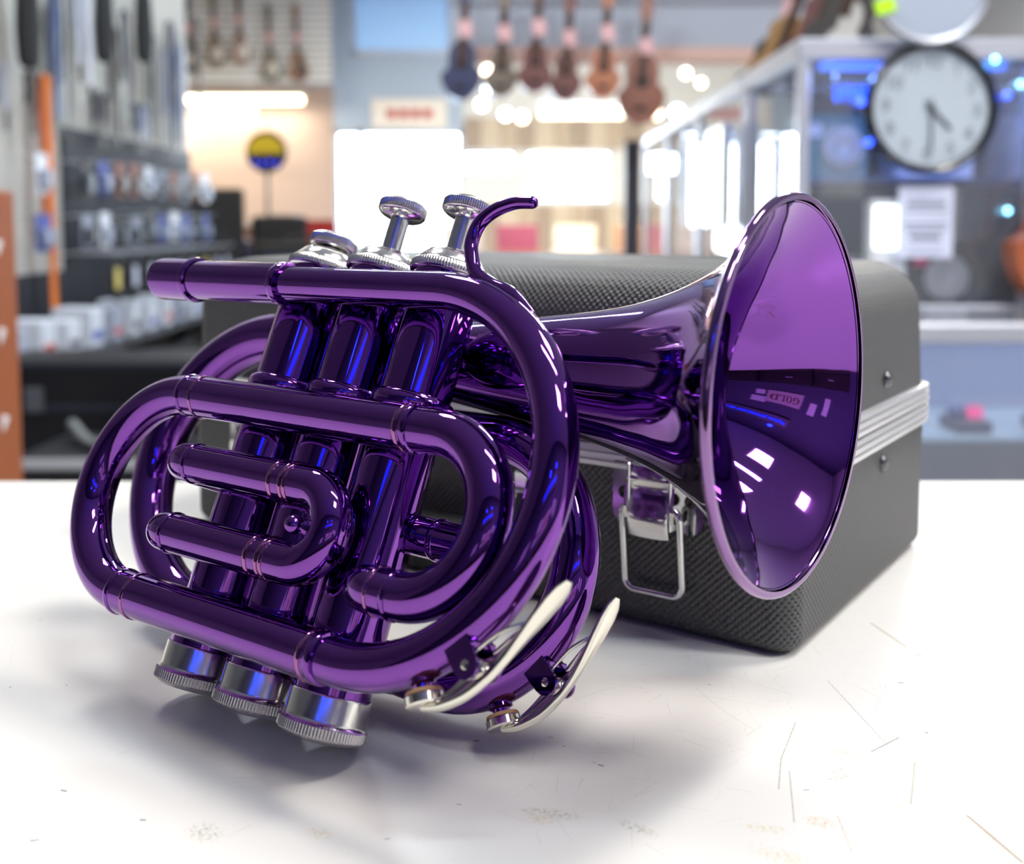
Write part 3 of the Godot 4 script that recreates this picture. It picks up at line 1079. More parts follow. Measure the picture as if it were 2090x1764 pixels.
# ---------------------------------------------------------------- room shell
func slab(called: String, lo: Vector3, hi: Vector3, mat: Material, parent: Node = null) -> MeshInstance3D:
	var mb := MB.new()
	mb.cbox((lo + hi) / 2, hi - lo, 0.003)
	return structure(called, mb, mat, parent)

func build_room() -> void:
	slab("floor", Vector3(-7.1, -0.1, -12.4), Vector3(5.1, 0, 2.8), M.floor)
	slab("ceiling", Vector3(-7.1, 3.72, -12.4), Vector3(5.1, 3.82, 2.8), M.ceiling)
	slab("wall_left", Vector3(-7.1, 0, -12.4), Vector3(-7, 3.72, 2.8), M.wall_grey)
	slab("wall_right", Vector3(5, 0, -12.4), Vector3(5.1, 3.72, 2.8), M.wall_grey)
	slab("wall_back", Vector3(-7.1, 0, 2.6), Vector3(5.1, 3.72, 2.7), plain(Color(0.27, 0.26, 0.4), 0.7))
	# street wall with door, fanlight and windows
	var blue_grey := plain(Color(0.66, 0.72, 0.79), 0.7)
	var z0 := -12.3
	var z1 := -12.2
	var front := slab("wall_front", Vector3(-7.1, 0, z0), Vector3(-2.0, 3.72, z1), plain(Color(0.68, 0.6, 0.56), 0.7))
	for q in [[-2.0, 2.12, -0.55, 2.95], [-2.0, 2.95, -1.8, 3.72], [-0.66, 2.95, -0.55, 3.72]]:
		slab("wall_panel", Vector3(q[0], q[1], z0), Vector3(q[2], q[3], z1), blue_grey, front)
	for q in [[-0.55, 1.88, 5.1, 3.72], [-0.55, 0, 5.1, 1.3], [0.03, 1.3, 0.15, 1.88], [1.12, 1.3, 1.6, 1.88], [2.1, 1.3, 5.1, 1.88], [-0.55, 1.3, 0.03, 1.6]]:
		slab("wall_panel", Vector3(q[0], q[1], z0), Vector3(q[2], q[3], z1), M.wall_pale, front)
	# tan vertical boards over the window wall
	var tans := [plain(Color(0.70, 0.63, 0.55), 0.6), plain(Color(0.62, 0.55, 0.49), 0.6), plain(Color(0.76, 0.70, 0.62), 0.6)]
	var bw := 0.2
	var meshes := {}
	for span in [[1.9, 2.25], [0.0, 1.28]]:
		var mb := MB.new()
		mb.cbox(Vector3(0, (span[0] + span[1]) / 2, 0), Vector3(bw - 0.012, span[1] - span[0], 0.03), 0.005)
		meshes[span[0]] = mb.commit()
		for i in 27:
			var b := MeshInstance3D.new()
			b.mesh = meshes[span[0]]
			b.material_override = tans[(i * 7 + int(span[0])) % 3]
			b.name = "board"
			front.add_child(b, true)
			b.position = Vector3(-0.44 + i * bw, 0, z1 + 0.012)
	# windows with bright frames
	var k := 0
	for q in [[-0.55, 1.6, 0.03, 1.88], [0.15, 1.3, 1.12, 1.88], [1.6, 1.3, 2.1, 1.88]]:
		k += 1
		var fr := MB.new()
		for e in [[q[0], q[1], q[2], q[1] + 0.04], [q[0], q[3] - 0.04, q[2], q[3]], [q[0], q[1], q[0] + 0.04, q[3]], [q[2] - 0.04, q[1], q[2], q[3]], [(q[0] + q[2]) / 2 - 0.02, q[1], (q[0] + q[2]) / 2 + 0.02, q[3]]]:
			fr.cbox(Vector3((e[0] + e[2]) / 2, (e[1] + e[3]) / 2, z1 - 0.04), Vector3(e[2] - e[0], e[3] - e[1], 0.06), 0.004)
		var w := structure("window_%d" % k, fr, M.alu_frame)
		for h in 2:
			var g := MB.new()
			var xa: float = lerpf(q[0], q[2], h * 0.5) + 0.03
			var xb: float = lerpf(q[0], q[2], h * 0.5 + 0.5) - 0.03
			g.cbox(Vector3((xa + xb) / 2, (q[1] + q[3]) / 2, z1 - 0.05), Vector3(xb - xa, q[3] - q[1] - 0.06, 0.006), 0.001)
			structure("pane", g, M.glass, w)
	# fanlight over the door
	var ff := MB.new()
	for e in [[-1.8, 2.95, -0.66, 3.0], [-1.8, 3.67, -0.66, 3.72], [-1.8, 2.95, -1.75, 3.72], [-0.71, 2.95, -0.66, 3.72]]:
		ff.cbox(Vector3((e[0] + e[2]) / 2, (e[1] + e[3]) / 2, z1 - 0.04), Vector3(e[2] - e[0], e[3] - e[1], 0.06), 0.004)
	var fan := structure("window_4", ff, M.alu_frame)
	var milk := plain(Color(0.72, 0.86, 0.95), 0.6)
	milk.backlight_enabled = true
	milk.backlight = Color(0.34, 0.38, 0.42)
	var fp := MB.new()
	fp.cbox(Vector3(-1.23, 3.335, z1 - 0.05), Vector3(1.06, 0.68, 0.008), 0.002)
	structure("frosted_pane", fp, milk, fan)
	# glass street door and its sidelight
	var df := MB.new()
	for e in [[-2.0, 0, -1.94, 2.12], [-1.74, 0, -1.68, 2.12], [-0.61, 0, -0.55, 2.12], [-2.0, 2.06, -0.55, 2.12]]:
		df.cbox(Vector3((e[0] + e[2]) / 2, (e[1] + e[3]) / 2, z1 - 0.04), Vector3(e[2] - e[0], e[3] - e[1], 0.1), 0.006)
	var door := structure("door_1", df, M.alu_frame)
	var leaf := MB.new()
	for e in [[-1.67, 0.02, -1.59, 2.05], [-0.70, 0.02, -0.62, 2.05], [-1.59, 0.02, -0.70, 0.2], [-1.59, 1.96, -0.70, 2.05]]:
		leaf.cbox(Vector3((e[0] + e[2]) / 2, (e[1] + e[3]) / 2, z1 - 0.04), Vector3(e[2] - e[0], e[3] - e[1], 0.045), 0.004)
	structure("leaf_frame", leaf, M.alu_frame, door)
	for e in [[-1.59, 0.2, -0.70, 1.96], [-1.94, 0.05, -1.74, 2.06]]:
		var g := MB.new()
		g.cbox(Vector3((e[0] + e[2]) / 2, (e[1] + e[3]) / 2, z1 - 0.05), Vector3(e[2] - e[0], e[3] - e[1], 0.006), 0.001)
		structure("pane", g, M.glass, door)
	var bar := MB.new()
	bar.sweep([Vector3(-1.55, 1.0, z1 + 0.04), Vector3(-1.1, 1.0, z1 + 0.05), Vector3(-0.75, 1.0, z1 + 0.04)], [0.015, 0.015, 0.015], 12)
	structure("push_bar", bar, M.alu_frame, door)
	# pavement outside
	slab("street_pavement", Vector3(-30, -0.12, -40), Vector3(30, -0.02, -12.42), plain(Color(0.72, 0.71, 0.69), 0.9))
	# free-standing display wall on the left
	slab("wall_display", Vector3(-2.12, 0, -6.7), Vector3(-2.0, 3.72, -2.6), plain(Color(0.72, 0.72, 0.70), 0.8))
	var dk := slab("wall_pegboard", Vector3(-2.0, 0, -6.7), Vector3(-1.985, 1.5, -4.8), plain(Color(0.1, 0.12, 0.17), 0.7))
	slab("lower_panel", Vector3(-2.0, 0, -4.8), Vector3(-1.985, 0.86, -2.6), plain(Color(0.1, 0.12, 0.17), 0.7), dk)
	# grey bulkhead over the ukuleles with its pinkish rail
	slab("wall_bulkhead", Vector3(-0.36, 2.07, -6.35), Vector3(1.9, 3.72, -6.25), plain(Color(0.62, 0.63, 0.67), 0.8))
	slab("trim_1", Vector3(-0.36, 1.99, -6.36), Vector3(1.9, 2.07, -6.22), plain(Color(0.74, 0.6, 0.55), 0.6))
	# slatwall header at the back left
	var hd := slab("wall_slatted", Vector3(-3.8, 2.54, -11.72), Vector3(-1.92, 3.72, -11.64), plain(Color(0.5, 0.52, 0.56), 0.8))
	var sm := MB.new()
	sm.cbox(Vector3.ZERO, Vector3(1.88, 0.062, 0.02), 0.004)
	var mesh := sm.commit()
	for i in 15:
		var s := MeshInstance3D.new()
		s.mesh = mesh
		s.material_override = M.wall_pale
		s.name = "slat"
		hd.add_child(s, true)
		s.position = Vector3(-2.86, 2.59 + i * 0.078, -11.63)

# ---------------------------------------------------------------- things in the shop
const ORD := ["first", "second", "third", "fourth", "fifth", "sixth", "seventh", "eighth", "ninth", "tenth", "eleventh", "twelfth", "thirteenth", "fourteenth", "fifteenth", "sixteenth", "seventeenth", "eighteenth", "nineteenth", "twentieth", "twenty-first", "twenty-second", "twenty-third", "twenty-fourth", "twenty-fifth", "twenty-sixth"]

func build_shop() -> void:
	build_sign_wall()
	build_left_display()
	build_far_left()
	build_middle()
	build_right_cabinets()

# wall behind the photographer, seen only in the trumpet
func build_sign_wall() -> void:
	var z := 2.6
	var t := thing("shop_sign", "white fascia with glowing blue shop lettering facing the counter", "sign", Vector3(0.1, 2.2, z))
	var b := MB.new()
	b.cbox(Vector3(0, 0.32, -0.05), Vector3(2.2, 0.44, 0.08), 0.01)
	part("fascia", b, plain(Color(0.36, 0.35, 0.4), 0.6), t)
	var tm := TextMesh.new()
	tm.text = "Virginia JEWELRY & LOAN"
	var sf := SystemFont.new()
	sf.font_names = PackedStringArray(["Droid Serif"])
	tm.font = sf
	tm.font_size = 64
	tm.pixel_size = 0.0024
	tm.depth = 0.03
	var letters := part("neon_letters", tm, glowing(Color(0.03, 0.3, 1.0), 6.0), t)
	letters.position = Vector3(0, 0.32, -0.11)
	letters.rotation.y = PI
	for x in [-0.5, 0.5]:
		var l := OmniLight3D.new()
		l.name = "neon_glow"
		l.light_color = Color(0.1, 0.3, 1.0)
		l.light_energy = 0.08
		l.light_size = 0.06
		l.omni_range = 20.0
		l.omni_attenuation = 2.0
		l.shadow_enabled = true
		l.position = Vector3(x, 0.42, -0.5)
		t.add_child(l)
	var g := thing("gold_poster", "white poster with large brown GOLD lettering below the blue sign", "poster", Vector3(0.75, 1.55, z - 0.02))
	b = MB.new()
	b.cbox(Vector3.ZERO, Vector3(1.1, 0.5, 0.02), 0.003)
	part("board", b, plain(Color(0.8, 0.76, 0.76), 0.6), g)
	tm = TextMesh.new()
	tm.text = "GOLD"
	sf = SystemFont.new()
	sf.font_names = PackedStringArray(["Droid Serif"])
	sf.font_weight = 700
	tm.font = sf
	tm.font_size = 64
	tm.pixel_size = 0.0052
	tm.depth = 0.004
	var gl := part("lettering", tm, plain(Color(0.45, 0.12, 0.14), 0.6), g)
	gl.position = Vector3(0, 0, -0.014)
	gl.rotation.y = PI
	var k := 0
	for q in [[0.05, 1.75, 0.34, 0.26], [0.05, 1.42, 0.2, 0.2], [1.7, 1.7, 0.3, 0.4], [-0.9, 1.6, 0.5, 0.36], [2.3, 1.5, 0.3, 0.5]]:
		var pm := MB.new()
		pm.cbox(Vector3.ZERO, Vector3(q[2], q[3], 0.004), 0.001)
		single("paper_notice", pm, M.card, "plain white notice on dark wall under blue sign, %s from the poster" % ORD[k], "notice", Vector3(q[0], q[1], z - 0.003), 0.0, "notices on the dark wall")
		k += 1
	# dark back counter with drawers
	for i in 4:
		var c := thing("back_cabinet", "dark base cabinet under the sign wall, %s in its row" % ORD[i], "cabinet", Vector3(-1.9 + i * 1.25, 0, 2.3), 0.0, "dark cabinets under the sign")
		b = MB.new()
		b.cbox(Vector3(0, 0.5, 0), Vector3(1.22, 1.0, 0.56), 0.01)
		part("body", b, M.dark, c)
		for h in 3:
			b = MB.new()
			b.cbox(Vector3(0, 0.2 + h * 0.3, -0.285), Vector3(1.12, 0.27, 0.02), 0.005)
			var d := part("drawer", b, plain(Color(0.12, 0.1, 0.12), 0.4), c)
			b = MB.new()
			b.cbox(Vector3(0, 0.2 + h * 0.3, -0.305), Vector3(0.2, 0.02, 0.02), 0.005)
			part("handle", b, M.alu_frame, d)

func strap(label: String, z: float, top: float, length: float, c: Color, width: float, off: float) -> void:
	var t := thing("guitar_strap", label, "strap", Vector3(-1.995 + off, top, z), 0.0, "guitar straps on the display wall")
	var m := plain(c, 0.7)
	# two hanging runs of webbing joined by a fold at the hook
	var pth := []
	for i in 13:
		pth.append(Vector3(0.03, -length + length * i / 12.0, 0.004 * sin(i * 1.3)))
	pth.append(Vector3(0.02, 0.02, 0))
	for i in 10:
		pth.append(Vector3(0.002, -length * 0.7 * i / 9.0, 0.006 * sin(i)))
	var b := MB.new()
	b.sweep(pth, mm(width / 2, pth.size()), 8, true, true, Vector3.BACK, mm(0.002, pth.size()))
	part("webbing", b, m, t)
	b = MB.new()
	b.cbox(Vector3(0.03, -length - 0.035, 0), Vector3(0.005, 0.08, width * 0.7), 0.002)
	part("end_tab", b, M.black, t)
	b = MB.new()
	b.sweep([Vector3(-off, 0.03, 0), Vector3(0.015, 0.012, 0), Vector3(0.06, 0.015, 0), Vector3(0.065, 0.03, 0)], mm(0.003, 4), 8)
	part("peg_hook", b, M.alu_frame, t)

func mm(v: float, count: int) -> Array:
	var o := []
	for i in count: o.append(v)
	return o

func blister(label: String, at: Vector3, size: Vector2, c: Color, tint: Color) -> void:
	var t := thing("accessory_packet", label, "packet", at, 0.0, "packets on the display wall")
	var b := MB.new()
	b.cbox(Vector3(0.01, 0, 0), Vector3(0.004, size.y, size.x), 0.001)
	part("backing_card", b, plain(c, 0.6), t)
	b = MB.new()
	b.cbox(Vector3(0.025, -size.y * 0.12, 0), Vector3(0.03, size.y * 0.5, size.x * 0.75), 0.008)
	part("blister", b, plain(tint.darkened(0.25), 0.5), t)
	b = MB.new()
	b.sweep([Vector3(-0.145, size.y * 0.43, 0), Vector3(0.06, size.y * 0.43, 0), Vector3(0.065, size.y * 0.43 + 0.015, 0)], mm(0.0025, 3), 8)
	part("peg_hook", b, M.alu_frame, t)

func amp(label: String, at: Vector3, size: Vector3, turn: float) -> void:
	var t := thing("guitar_amplifier", label, "amplifier", at, turn, "amplifiers by the display wall")
	var b := MB.new()
	b.cbox(Vector3(0, size.y / 2, 0), size, 0.015)
	part("cabinet", b, M.black, t)
	b = MB.new()
	b.cbox(Vector3(0, size.y * 0.42, size.z / 2), Vector3(size.x * 0.88, size.y * 0.68, 0.012), 0.004)
	part("grille_cloth", b, plain(Color(0.07, 0.075, 0.09), 0.9), t)
	b = MB.new()
	b.cbox(Vector3(0, size.y * 0.88, size.z / 2), Vector3(size.x * 0.88, size.y * 0.14, 0.014), 0.004)
	var p := part("control_panel", b, plain(Color(0.28, 0.3, 0.34), 0.4, 0.5), t)
	for i in 5:
		b = MB.new()
		b.lathe([Vector2(0.011, 0), Vector2(0.009, 0.014), Vector2(0, 0.014)], Vector3(size.x * (-0.34 + i * 0.17), size.y * 0.88, size.z / 2 + 0.006), Vector3.BACK, 12)
		part("knob", b, M.black, p)
	b = MB.new()
	b.sweep(smooth_path([Vector3(-size.x * 0.22, size.y, 0), Vector3(-size.x * 0.2, size.y + 0.03, 0), Vector3(size.x * 0.2, size.y + 0.03, 0), Vector3(size.x * 0.22, size.y, 0)], 4), mm(0.012, 13), 8)
	part("carry_handle", b, M.black_rubber, t)

func build_left_display() -> void:
	var r := RandomNumberGenerator.new()
	r.seed = 15
	# the long orange strap, then the mixed straps
	strap("long orange guitar strap hanging on the pale display wall", -4.48, 1.66, 0.95, Color(0.85, 0.45, 0.12), 0.07, 0.06)
	var cols := [["pale grey", Color(0.6, 0.62, 0.68)], ["black", Color(0.05, 0.05, 0.06)], ["slate blue", Color(0.25, 0.32, 0.5)], ["white", Color(0.8, 0.82, 0.88)], ["dark brown", Color(0.2, 0.13, 0.1)], ["navy", Color(0.08, 0.1, 0.2)]]
	for i in 24:
		var c: Array = cols[r.randi_range(0, 5)]
		var z := -4.2 - 2.3 * i / 23.0 - (0.06 if i % 2 else 0.0)
		if absf(z + 4.48) < 0.09: z -= 0.12
		var top := r.randf_range(1.95, 2.3)
		if minf(absf(z + 4.3), minf(absf(z + 5.1), absf(z + 5.65))) < 0.12: top = 1.66
		strap("%s guitar strap on the pale display wall, %s strap from its near end" % [c[0], ORD[i]], z, top, minf(r.randf_range(0.4, 0.8), top - 1.5), c[1], r.randf_range(0.035, 0.06), 0.015 + 0.035 * (i % 3))
	# slim gig bags high on the wall
	for q in [[-4.3, 1.98, "slim black gig bag at the near end of the pale wall, high up"], [-5.1, 2.12, "slim black gig bag high on the pale wall, second of three"], [-5.65, 2.2, "broad black gig bag high on the pale wall, farthest of three"]]:
		var t := thing("gig_bag", q[2], "gig bag", Vector3(-1.9, q[1], q[0]), 0.0, "gig bags high on the display wall")
		var b := MB.new()
		b.sweep(smooth_path([Vector3(0, -0.30, 0), Vector3(0, -0.27, 0), Vector3(0, -0.15, 0), Vector3(0, 0.0, 0), Vector3(0, 0.1, 0), Vector3(0, 0.4, 0), Vector3(0, 0.5, 0)], 4), ramp_list([0.02, 0.055, 0.065, 0.055, 0.03, 0.025, 0.015], 4), 14, true, true, Vector3.BACK, ramp_list([0.02, 0.04, 0.045, 0.04, 0.028, 0.025, 0.015], 4))
		part("bag", b, plain(Color(0.05, 0.06, 0.08), 0.7), t)
		b = MB.new()
		b.sweep([Vector3(-0.1, 0.52, 0), Vector3(-0.03, 0.52, 0), Vector3(0.03, 0.54, 0)], mm(0.006, 3), 8)
		part("wall_hook", b, M.alu_frame, t)
	# packets and cards
	var pc := [["white", Color(0.86, 0.88, 0.92), Color(0.7, 0.75, 0.85)], ["grey", Color(0.5, 0.53, 0.6), Color(0.15, 0.18, 0.25)], ["blue", Color(0.15, 0.25, 0.6), Color(0.6, 0.65, 0.8)], ["rust", Color(0.5, 0.26, 0.18), Color(0.5, 0.46, 0.44)], ["black", Color(0.06, 0.06, 0.08), Color(0.4, 0.45, 0.5)]]
	for i in 22:
		var c: Array = pc[0] if i % 5 == 0 else pc[r.randi_range(1, 4)]
		var z := -4.22 if i < 2 else -4.66 - (i / 2 - 1) * 0.2
		var y := [1.29, 1.06][i % 2] as float + r.randf_range(-0.012, 0.02)
		blister("%s accessory packet on the pale display wall, %s packet from its near end" % [c[0], ORD[i]], Vector3(-1.84, y - 0.02, z), Vector2(r.randf_range(0.09, 0.14), r.randf_range(0.14, 0.18)), c[1], c[2])
	# coiled cables on pegs
	for i in 9:
		var z := -4.66 - i * 0.22
		var y := 0.935
		var t := thing("coiled_cable", "coiled black instrument cable on the pale wall, %s coil from its near end" % ORD[i], "cable", Vector3(-1.70, y, z), 0.0, "coiled cables on the display wall")
		var b := MB.new()
		var cp := []
		for k in 50:
			var a := TAU * k / 16.0
			cp.append(Vector3(0.012 * sin(k * 0.4), sin(a) * 0.1 - 0.1, cos(a) * (0.075 + 0.006 * sin(k))))
		b.sweep(cp, mm(0.006, cp.size()), 6)
		part("coil", b, plain(Color(0.04, 0.045, 0.06), 0.5), t)
		b = MB.new()
		b.cbox(Vector3(0.02, -0.1, 0.07), Vector3(0.006, 0.09, 0.05), 0.001)
		part("price_tag", b, plain(Color(0.82, 0.76, 0.42) if i % 3 == 0 else Color(0.75, 0.78, 0.86), 0.6), t)
		b = MB.new()
		b.sweep([Vector3(-0.285, 0.005, 0), Vector3(0.03, 0.005, 0), Vector3(0.04, 0.02, 0)], mm(0.004, 3), 8)
		part("peg_hook", b, M.alu_frame, t)
	# shelf of white boxes below the pegs
	var sh := thing("wall_shelf", "dark shelf on the pale display wall holding white boxes", "shelf", Vector3(-1.82, 0.56, -5.0))
	var sb := MB.new()
	sb.cbox(Vector3(0, -0.012, 0), Vector3(0.34, 0.024, 2.9), 0.004)
	part("board", sb, M.dark, sh)
	for z in [-1.3, 0.0, 1.3]:
		sb = MB.new()
		sb.extrude([Vector2(-0.17, -0.024), Vector2(0.14, -0.024), Vector2(-0.17, -0.2)], Vector3(0, 0, z), Vector3.RIGHT, Vector3.UP, 0.02)
		part("bracket", sb, M.dark, sh)
	for i in 11:
		var w := r.randf_range(0.09, 0.16)
		var h := r.randf_range(0.13, 0.18)
		var t := thing("white_carton", "upright white carton on the dark wall shelf, %s from its near end" % ORD[i], "box", Vector3(-1.80, 0.56, -3.75 - i * 0.235), 0.0, "cartons on the wall shelf")
		sb = MB.new()
		sb.cbox(Vector3(0, h / 2, 0), Vector3(0.16, h, w), 0.003)
		part("carton", sb, plain(Color(0.80, 0.83, 0.88) if i % 4 else Color(0.62, 0.66, 0.74), 0.6), t)
		sb = MB.new()
		sb.cbox(Vector3(0.081, h * 0.3, 0), Vector3(0.002, h * 0.22, w * 0.7), 0.0005)
		part("printed_label", sb, plain([Color(0.2, 0.3, 0.7), Color(0.75, 0.3, 0.25), Color(0.2, 0.22, 0.3)][i % 3], 0.5), t)
	# amplifiers on the floor
	var ak := 0
	for q in [[-1.6, 0.0, -4.08, 0.44, 0.44], [-1.6, 0.0, -4.65, 0.5, 0.48], [-1.6, 0.0, -5.3, 0.46, 0.42], [-1.45, 0.0, -5.95, 0.42, 0.44], [-1.1, 0.0, -5.6, 0.46, 0.46], [-1.25, 0.0, -6.6, 0.6, 0.95]]:
		amp("black guitar amplifier on the floor by the pale wall, %s from its near end" % ORD[ak], Vector3(q[0], q[1], q[2]), Vector3(q[3], q[4], 0.27), deg_to_rad(60 - 12 * ak))
		ak += 1
	# tall black loudspeakers at the far end
	for q in [[-2.0, -7.3, 1.3, "tall black loudspeaker beyond the pale display wall"], [-1.62, -7.5, 1.12, "shorter black loudspeaker beyond the pale display wall, beside a taller one"]]:
		var t := thing("loudspeaker", q[3], "speaker", Vector3(q[0], 0, q[1]), 0.3, "loudspeakers beyond the display wall")
		sb = MB.new()
		sb.cbox(Vector3(0, q[2] / 2, 0), Vector3(0.36, q[2], 0.36), 0.02)
		part("cabinet", sb, M.black, t)
		for k in 2:
			sb = MB.new()
			sb.lathe([Vector2(0.12, 0), Vector2(0.13, 0.012), Vector2(0.11, 0.016), Vector2(0.04, -0.01), Vector2(0, 0.01)], Vector3(0, q[2] * (0.3 + 0.38 * k), 0.18), Vector3.BACK, 24)
			part("driver_cone", sb, plain(Color(0.14, 0.15, 0.17), 0.4), t)
	# brown leaflet rack close by on the left edge
	var rk := thing("leaflet_rack", "brown wooden leaflet rack at the left edge of the counter view", "rack", Vector3(-0.86, 0, -1.62))
	sb = MB.new()
	sb.cbox(Vector3(0, 0.56, 0), Vector3(0.2, 1.12, 0.03), 0.006)
	part("back_board", sb, plain(Color(0.5, 0.26, 0.1), 0.5), rk)
	for x in [-0.1, 0.1]:
		sb = MB.new()
		sb.cbox(Vector3(x, 0.56, 0.05), Vector3(0.018, 1.12, 0.13), 0.004)
		part("side_board", sb, plain(Color(0.56, 0.29, 0.11), 0.5), rk)
	for i in 5:
		sb = MB.new()
		sb.cbox(Vector3(0, 0.42 + i * 0.13, 0.07), Vector3(0.19, 0.05, 0.012), 0.003)
		part("pocket_rail", sb, plain(Color(0.46, 0.24, 0.1), 0.5), rk)
	for i in 5:
		var lf := MB.new()
		lf.cbox(Vector3(0.01, 0.055, 0), Vector3(0.15, 0.12, 0.01), 0.002, Basis(Vector3.BACK, -0.35))
		single("leaflet_stack", lf, M.card, "stack of white leaflets in brown rack, %s pocket from the floor" % ORD[i], "leaflets", Vector3(-0.845, 0.44 + i * 0.13, -1.575), 0.0, "leaflets in the brown rack")
	# a grey hose-like strap lying across the dark stock
	sb = MB.new()
	sb.sweep(smooth_path([Vector3(-1.32, 0.47, -3.2), Vector3(-1.2, 0.44, -3.05), Vector3(-1.08, 0.47, -3.0), Vector3(-0.95, 0.55, -3.0), Vector3(-0.85, 0.60, -3.05)], 6), mm(0.016, 25), 12)
	var hose := single("braided_cable", sb, plain(Color(0.42, 0.44, 0.45), 0.7), "thick grey braided cable draped over a dark road case", "cable")
	var rc := thing("road_case", "dark road case under the draped grey cable behind the counter", "case", Vector3(-1.08, 0, -3.15))
	sb = MB.new()
	sb.cbox(Vector3(0, 0.215, 0), Vector3(0.62, 0.41, 0.36), 0.01)
	part("body", sb, plain(Color(0.05, 0.06, 0.09), 0.5), rc)
	for y in [0.03, 0.40]:
		sb = MB.new()
		sb.cbox(Vector3(0, y, 0.182), Vector3(0.62, 0.03, 0.008), 0.002)
		part("edge_strip", sb, M.alu_frame, rc)
	sb = MB.new()
	sb.cbox(Vector3(0.1, 0.3, 0.185), Vector3(0.07, 0.07, 0.012), 0.003)
	part("latch", sb, M.alu_frame, rc)
	var tc := thing("equipment_trunk", "taller black equipment trunk behind the dark road case", "trunk", Vector3(-1.3, 0, -3.62))
	sb = MB.new()
	sb.cbox(Vector3(0, 0.32, 0), Vector3(0.8, 0.62, 0.3), 0.012)
	part("body", sb, plain(Color(0.035, 0.045, 0.08), 0.5), tc)
	for y in [0.03, 0.47, 0.61]:
		sb = MB.new()
		sb.cbox(Vector3(0, y, 0.152), Vector3(0.8, 0.022, 0.008), 0.002)
		part("edge_strip", sb, plain(Color(0.2, 0.22, 0.27), 0.4, 0.5), tc)
	for x in [-0.25, 0.25]:
		sb = MB.new()
		sb.cbox(Vector3(x, 0.5, 0.158), Vector3(0.06, 0.08, 0.012), 0.003)
		part("latch", sb, plain(Color(0.4, 0.42, 0.46), 0.4, 0.5), tc)

func ramp_list(vals: Array, per: int) -> Array:
	var o := []
	for i in vals.size() - 1:
		for k in per: o.append(lerpf(vals[i], vals[i + 1], float(k) / per))
	o.append(vals[vals.size() - 1])
	return o

# outline of a guitar or ukulele body, long axis up, unit height
func body_outline(waist: float, horns: bool) -> Array:
	var o := []
	for i in 36:
		var a := TAU * i / 36.0
		var y := -cos(a) * 0.5
		var w := 0.36 if y < 0 else 0.28
		var x := sin(a) * w
		x *= 1.0 - waist * exp(-pow((y - 0.08) / 0.13, 2.0))
		if horns and y > 0.3: x = clampf(absf(x), 0.07, 0.3) * signf(x) * 1.15
		o.append(Vector2(x, y))
	return o

func guitar(called: String, label: String, category: String, at: Vector3, body_h: float, neck_len: float, c: Color, turn: Basis, group: String, uke: bool) -> void:
	var t := thing(called, label, category, at, 0.0, group)
	t.basis = turn
	var m := plain(c, 0.3)
	m.clearcoat_enabled = true
	var ol := []
	for p in body_outline(0.2 if uke else 0.26, not uke): ol.append(p * body_h)
	var th := 0.065 if uke else 0.05
	var b := MB.new()
	b.extrude(ol, Vector3(0, body_h * 0.5, 0), Vector3.RIGHT, Vector3.UP, th)
	var body := part("body", b, m, t)
	b = MB.new()
	if uke:
		b.lathe([Vector2(body_h * 0.105, 0), Vector2(body_h * 0.105, 0.002), Vector2(0, 0.002)], Vector3(0, body_h * 0.6, th / 2), Vector3.BACK, 20)
		part("sound_hole", b, M.black, body)
	else:
		var pg := []
		for p in body_outline(0.26, false): pg.append(Vector2(p.x * 0.5 + 0.08, p.y * 0.55) * body_h)
		b.extrude(pg, Vector3(0, body_h * 0.45, th / 2 + 0.002), Vector3.RIGHT, Vector3.UP, 0.003)
		part("pickguard", b, plain(Color(0.75, 0.74, 0.72) if c.v < 0.4 else Color(0.1, 0.09, 0.09), 0.35), body)
	b = MB.new()
	b.cbox(Vector3(0, body_h * 0.22, th / 2 + 0.005), Vector3(body_h * 0.2, 0.02, 0.01), 0.002)
	part("bridge", b, M.black, body)
	b = MB.new()
	b.cbox(Vector3(0, body_h * 0.62 + neck_len / 2, th / 2 + 0.004), Vector3(0.045, neck_len + body_h * 0.1, 0.02), 0.006)
	var nk := part("neck", b, plain(Color(0.24, 0.14, 0.09), 0.4), t)
	b = MB.new()
	b.extrude([Vector2(-0.022, 0), Vector2(0.022, 0), Vector2(0.036, 0.05), Vector2(0.03, 0.15), Vector2(-0.03, 0.15), Vector2(-0.036, 0.05)], Vector3(0, body_h * 0.66 + neck_len, th / 2), Vector3.RIGHT, Vector3.UP, 0.016)
	part("headstock", b, m, nk)
	b = MB.new()
	b.cbox(Vector3(0.01, body_h * 0.66 + neck_len * 0.55, th / 2 + 0.02), Vector3(0.07, 0.09, 0.003), 0.001, Basis(Vector3.BACK, 0.2))
	part("price_tag", b, plain(Color(0.80, 0.62, 0.62), 0.6), t)

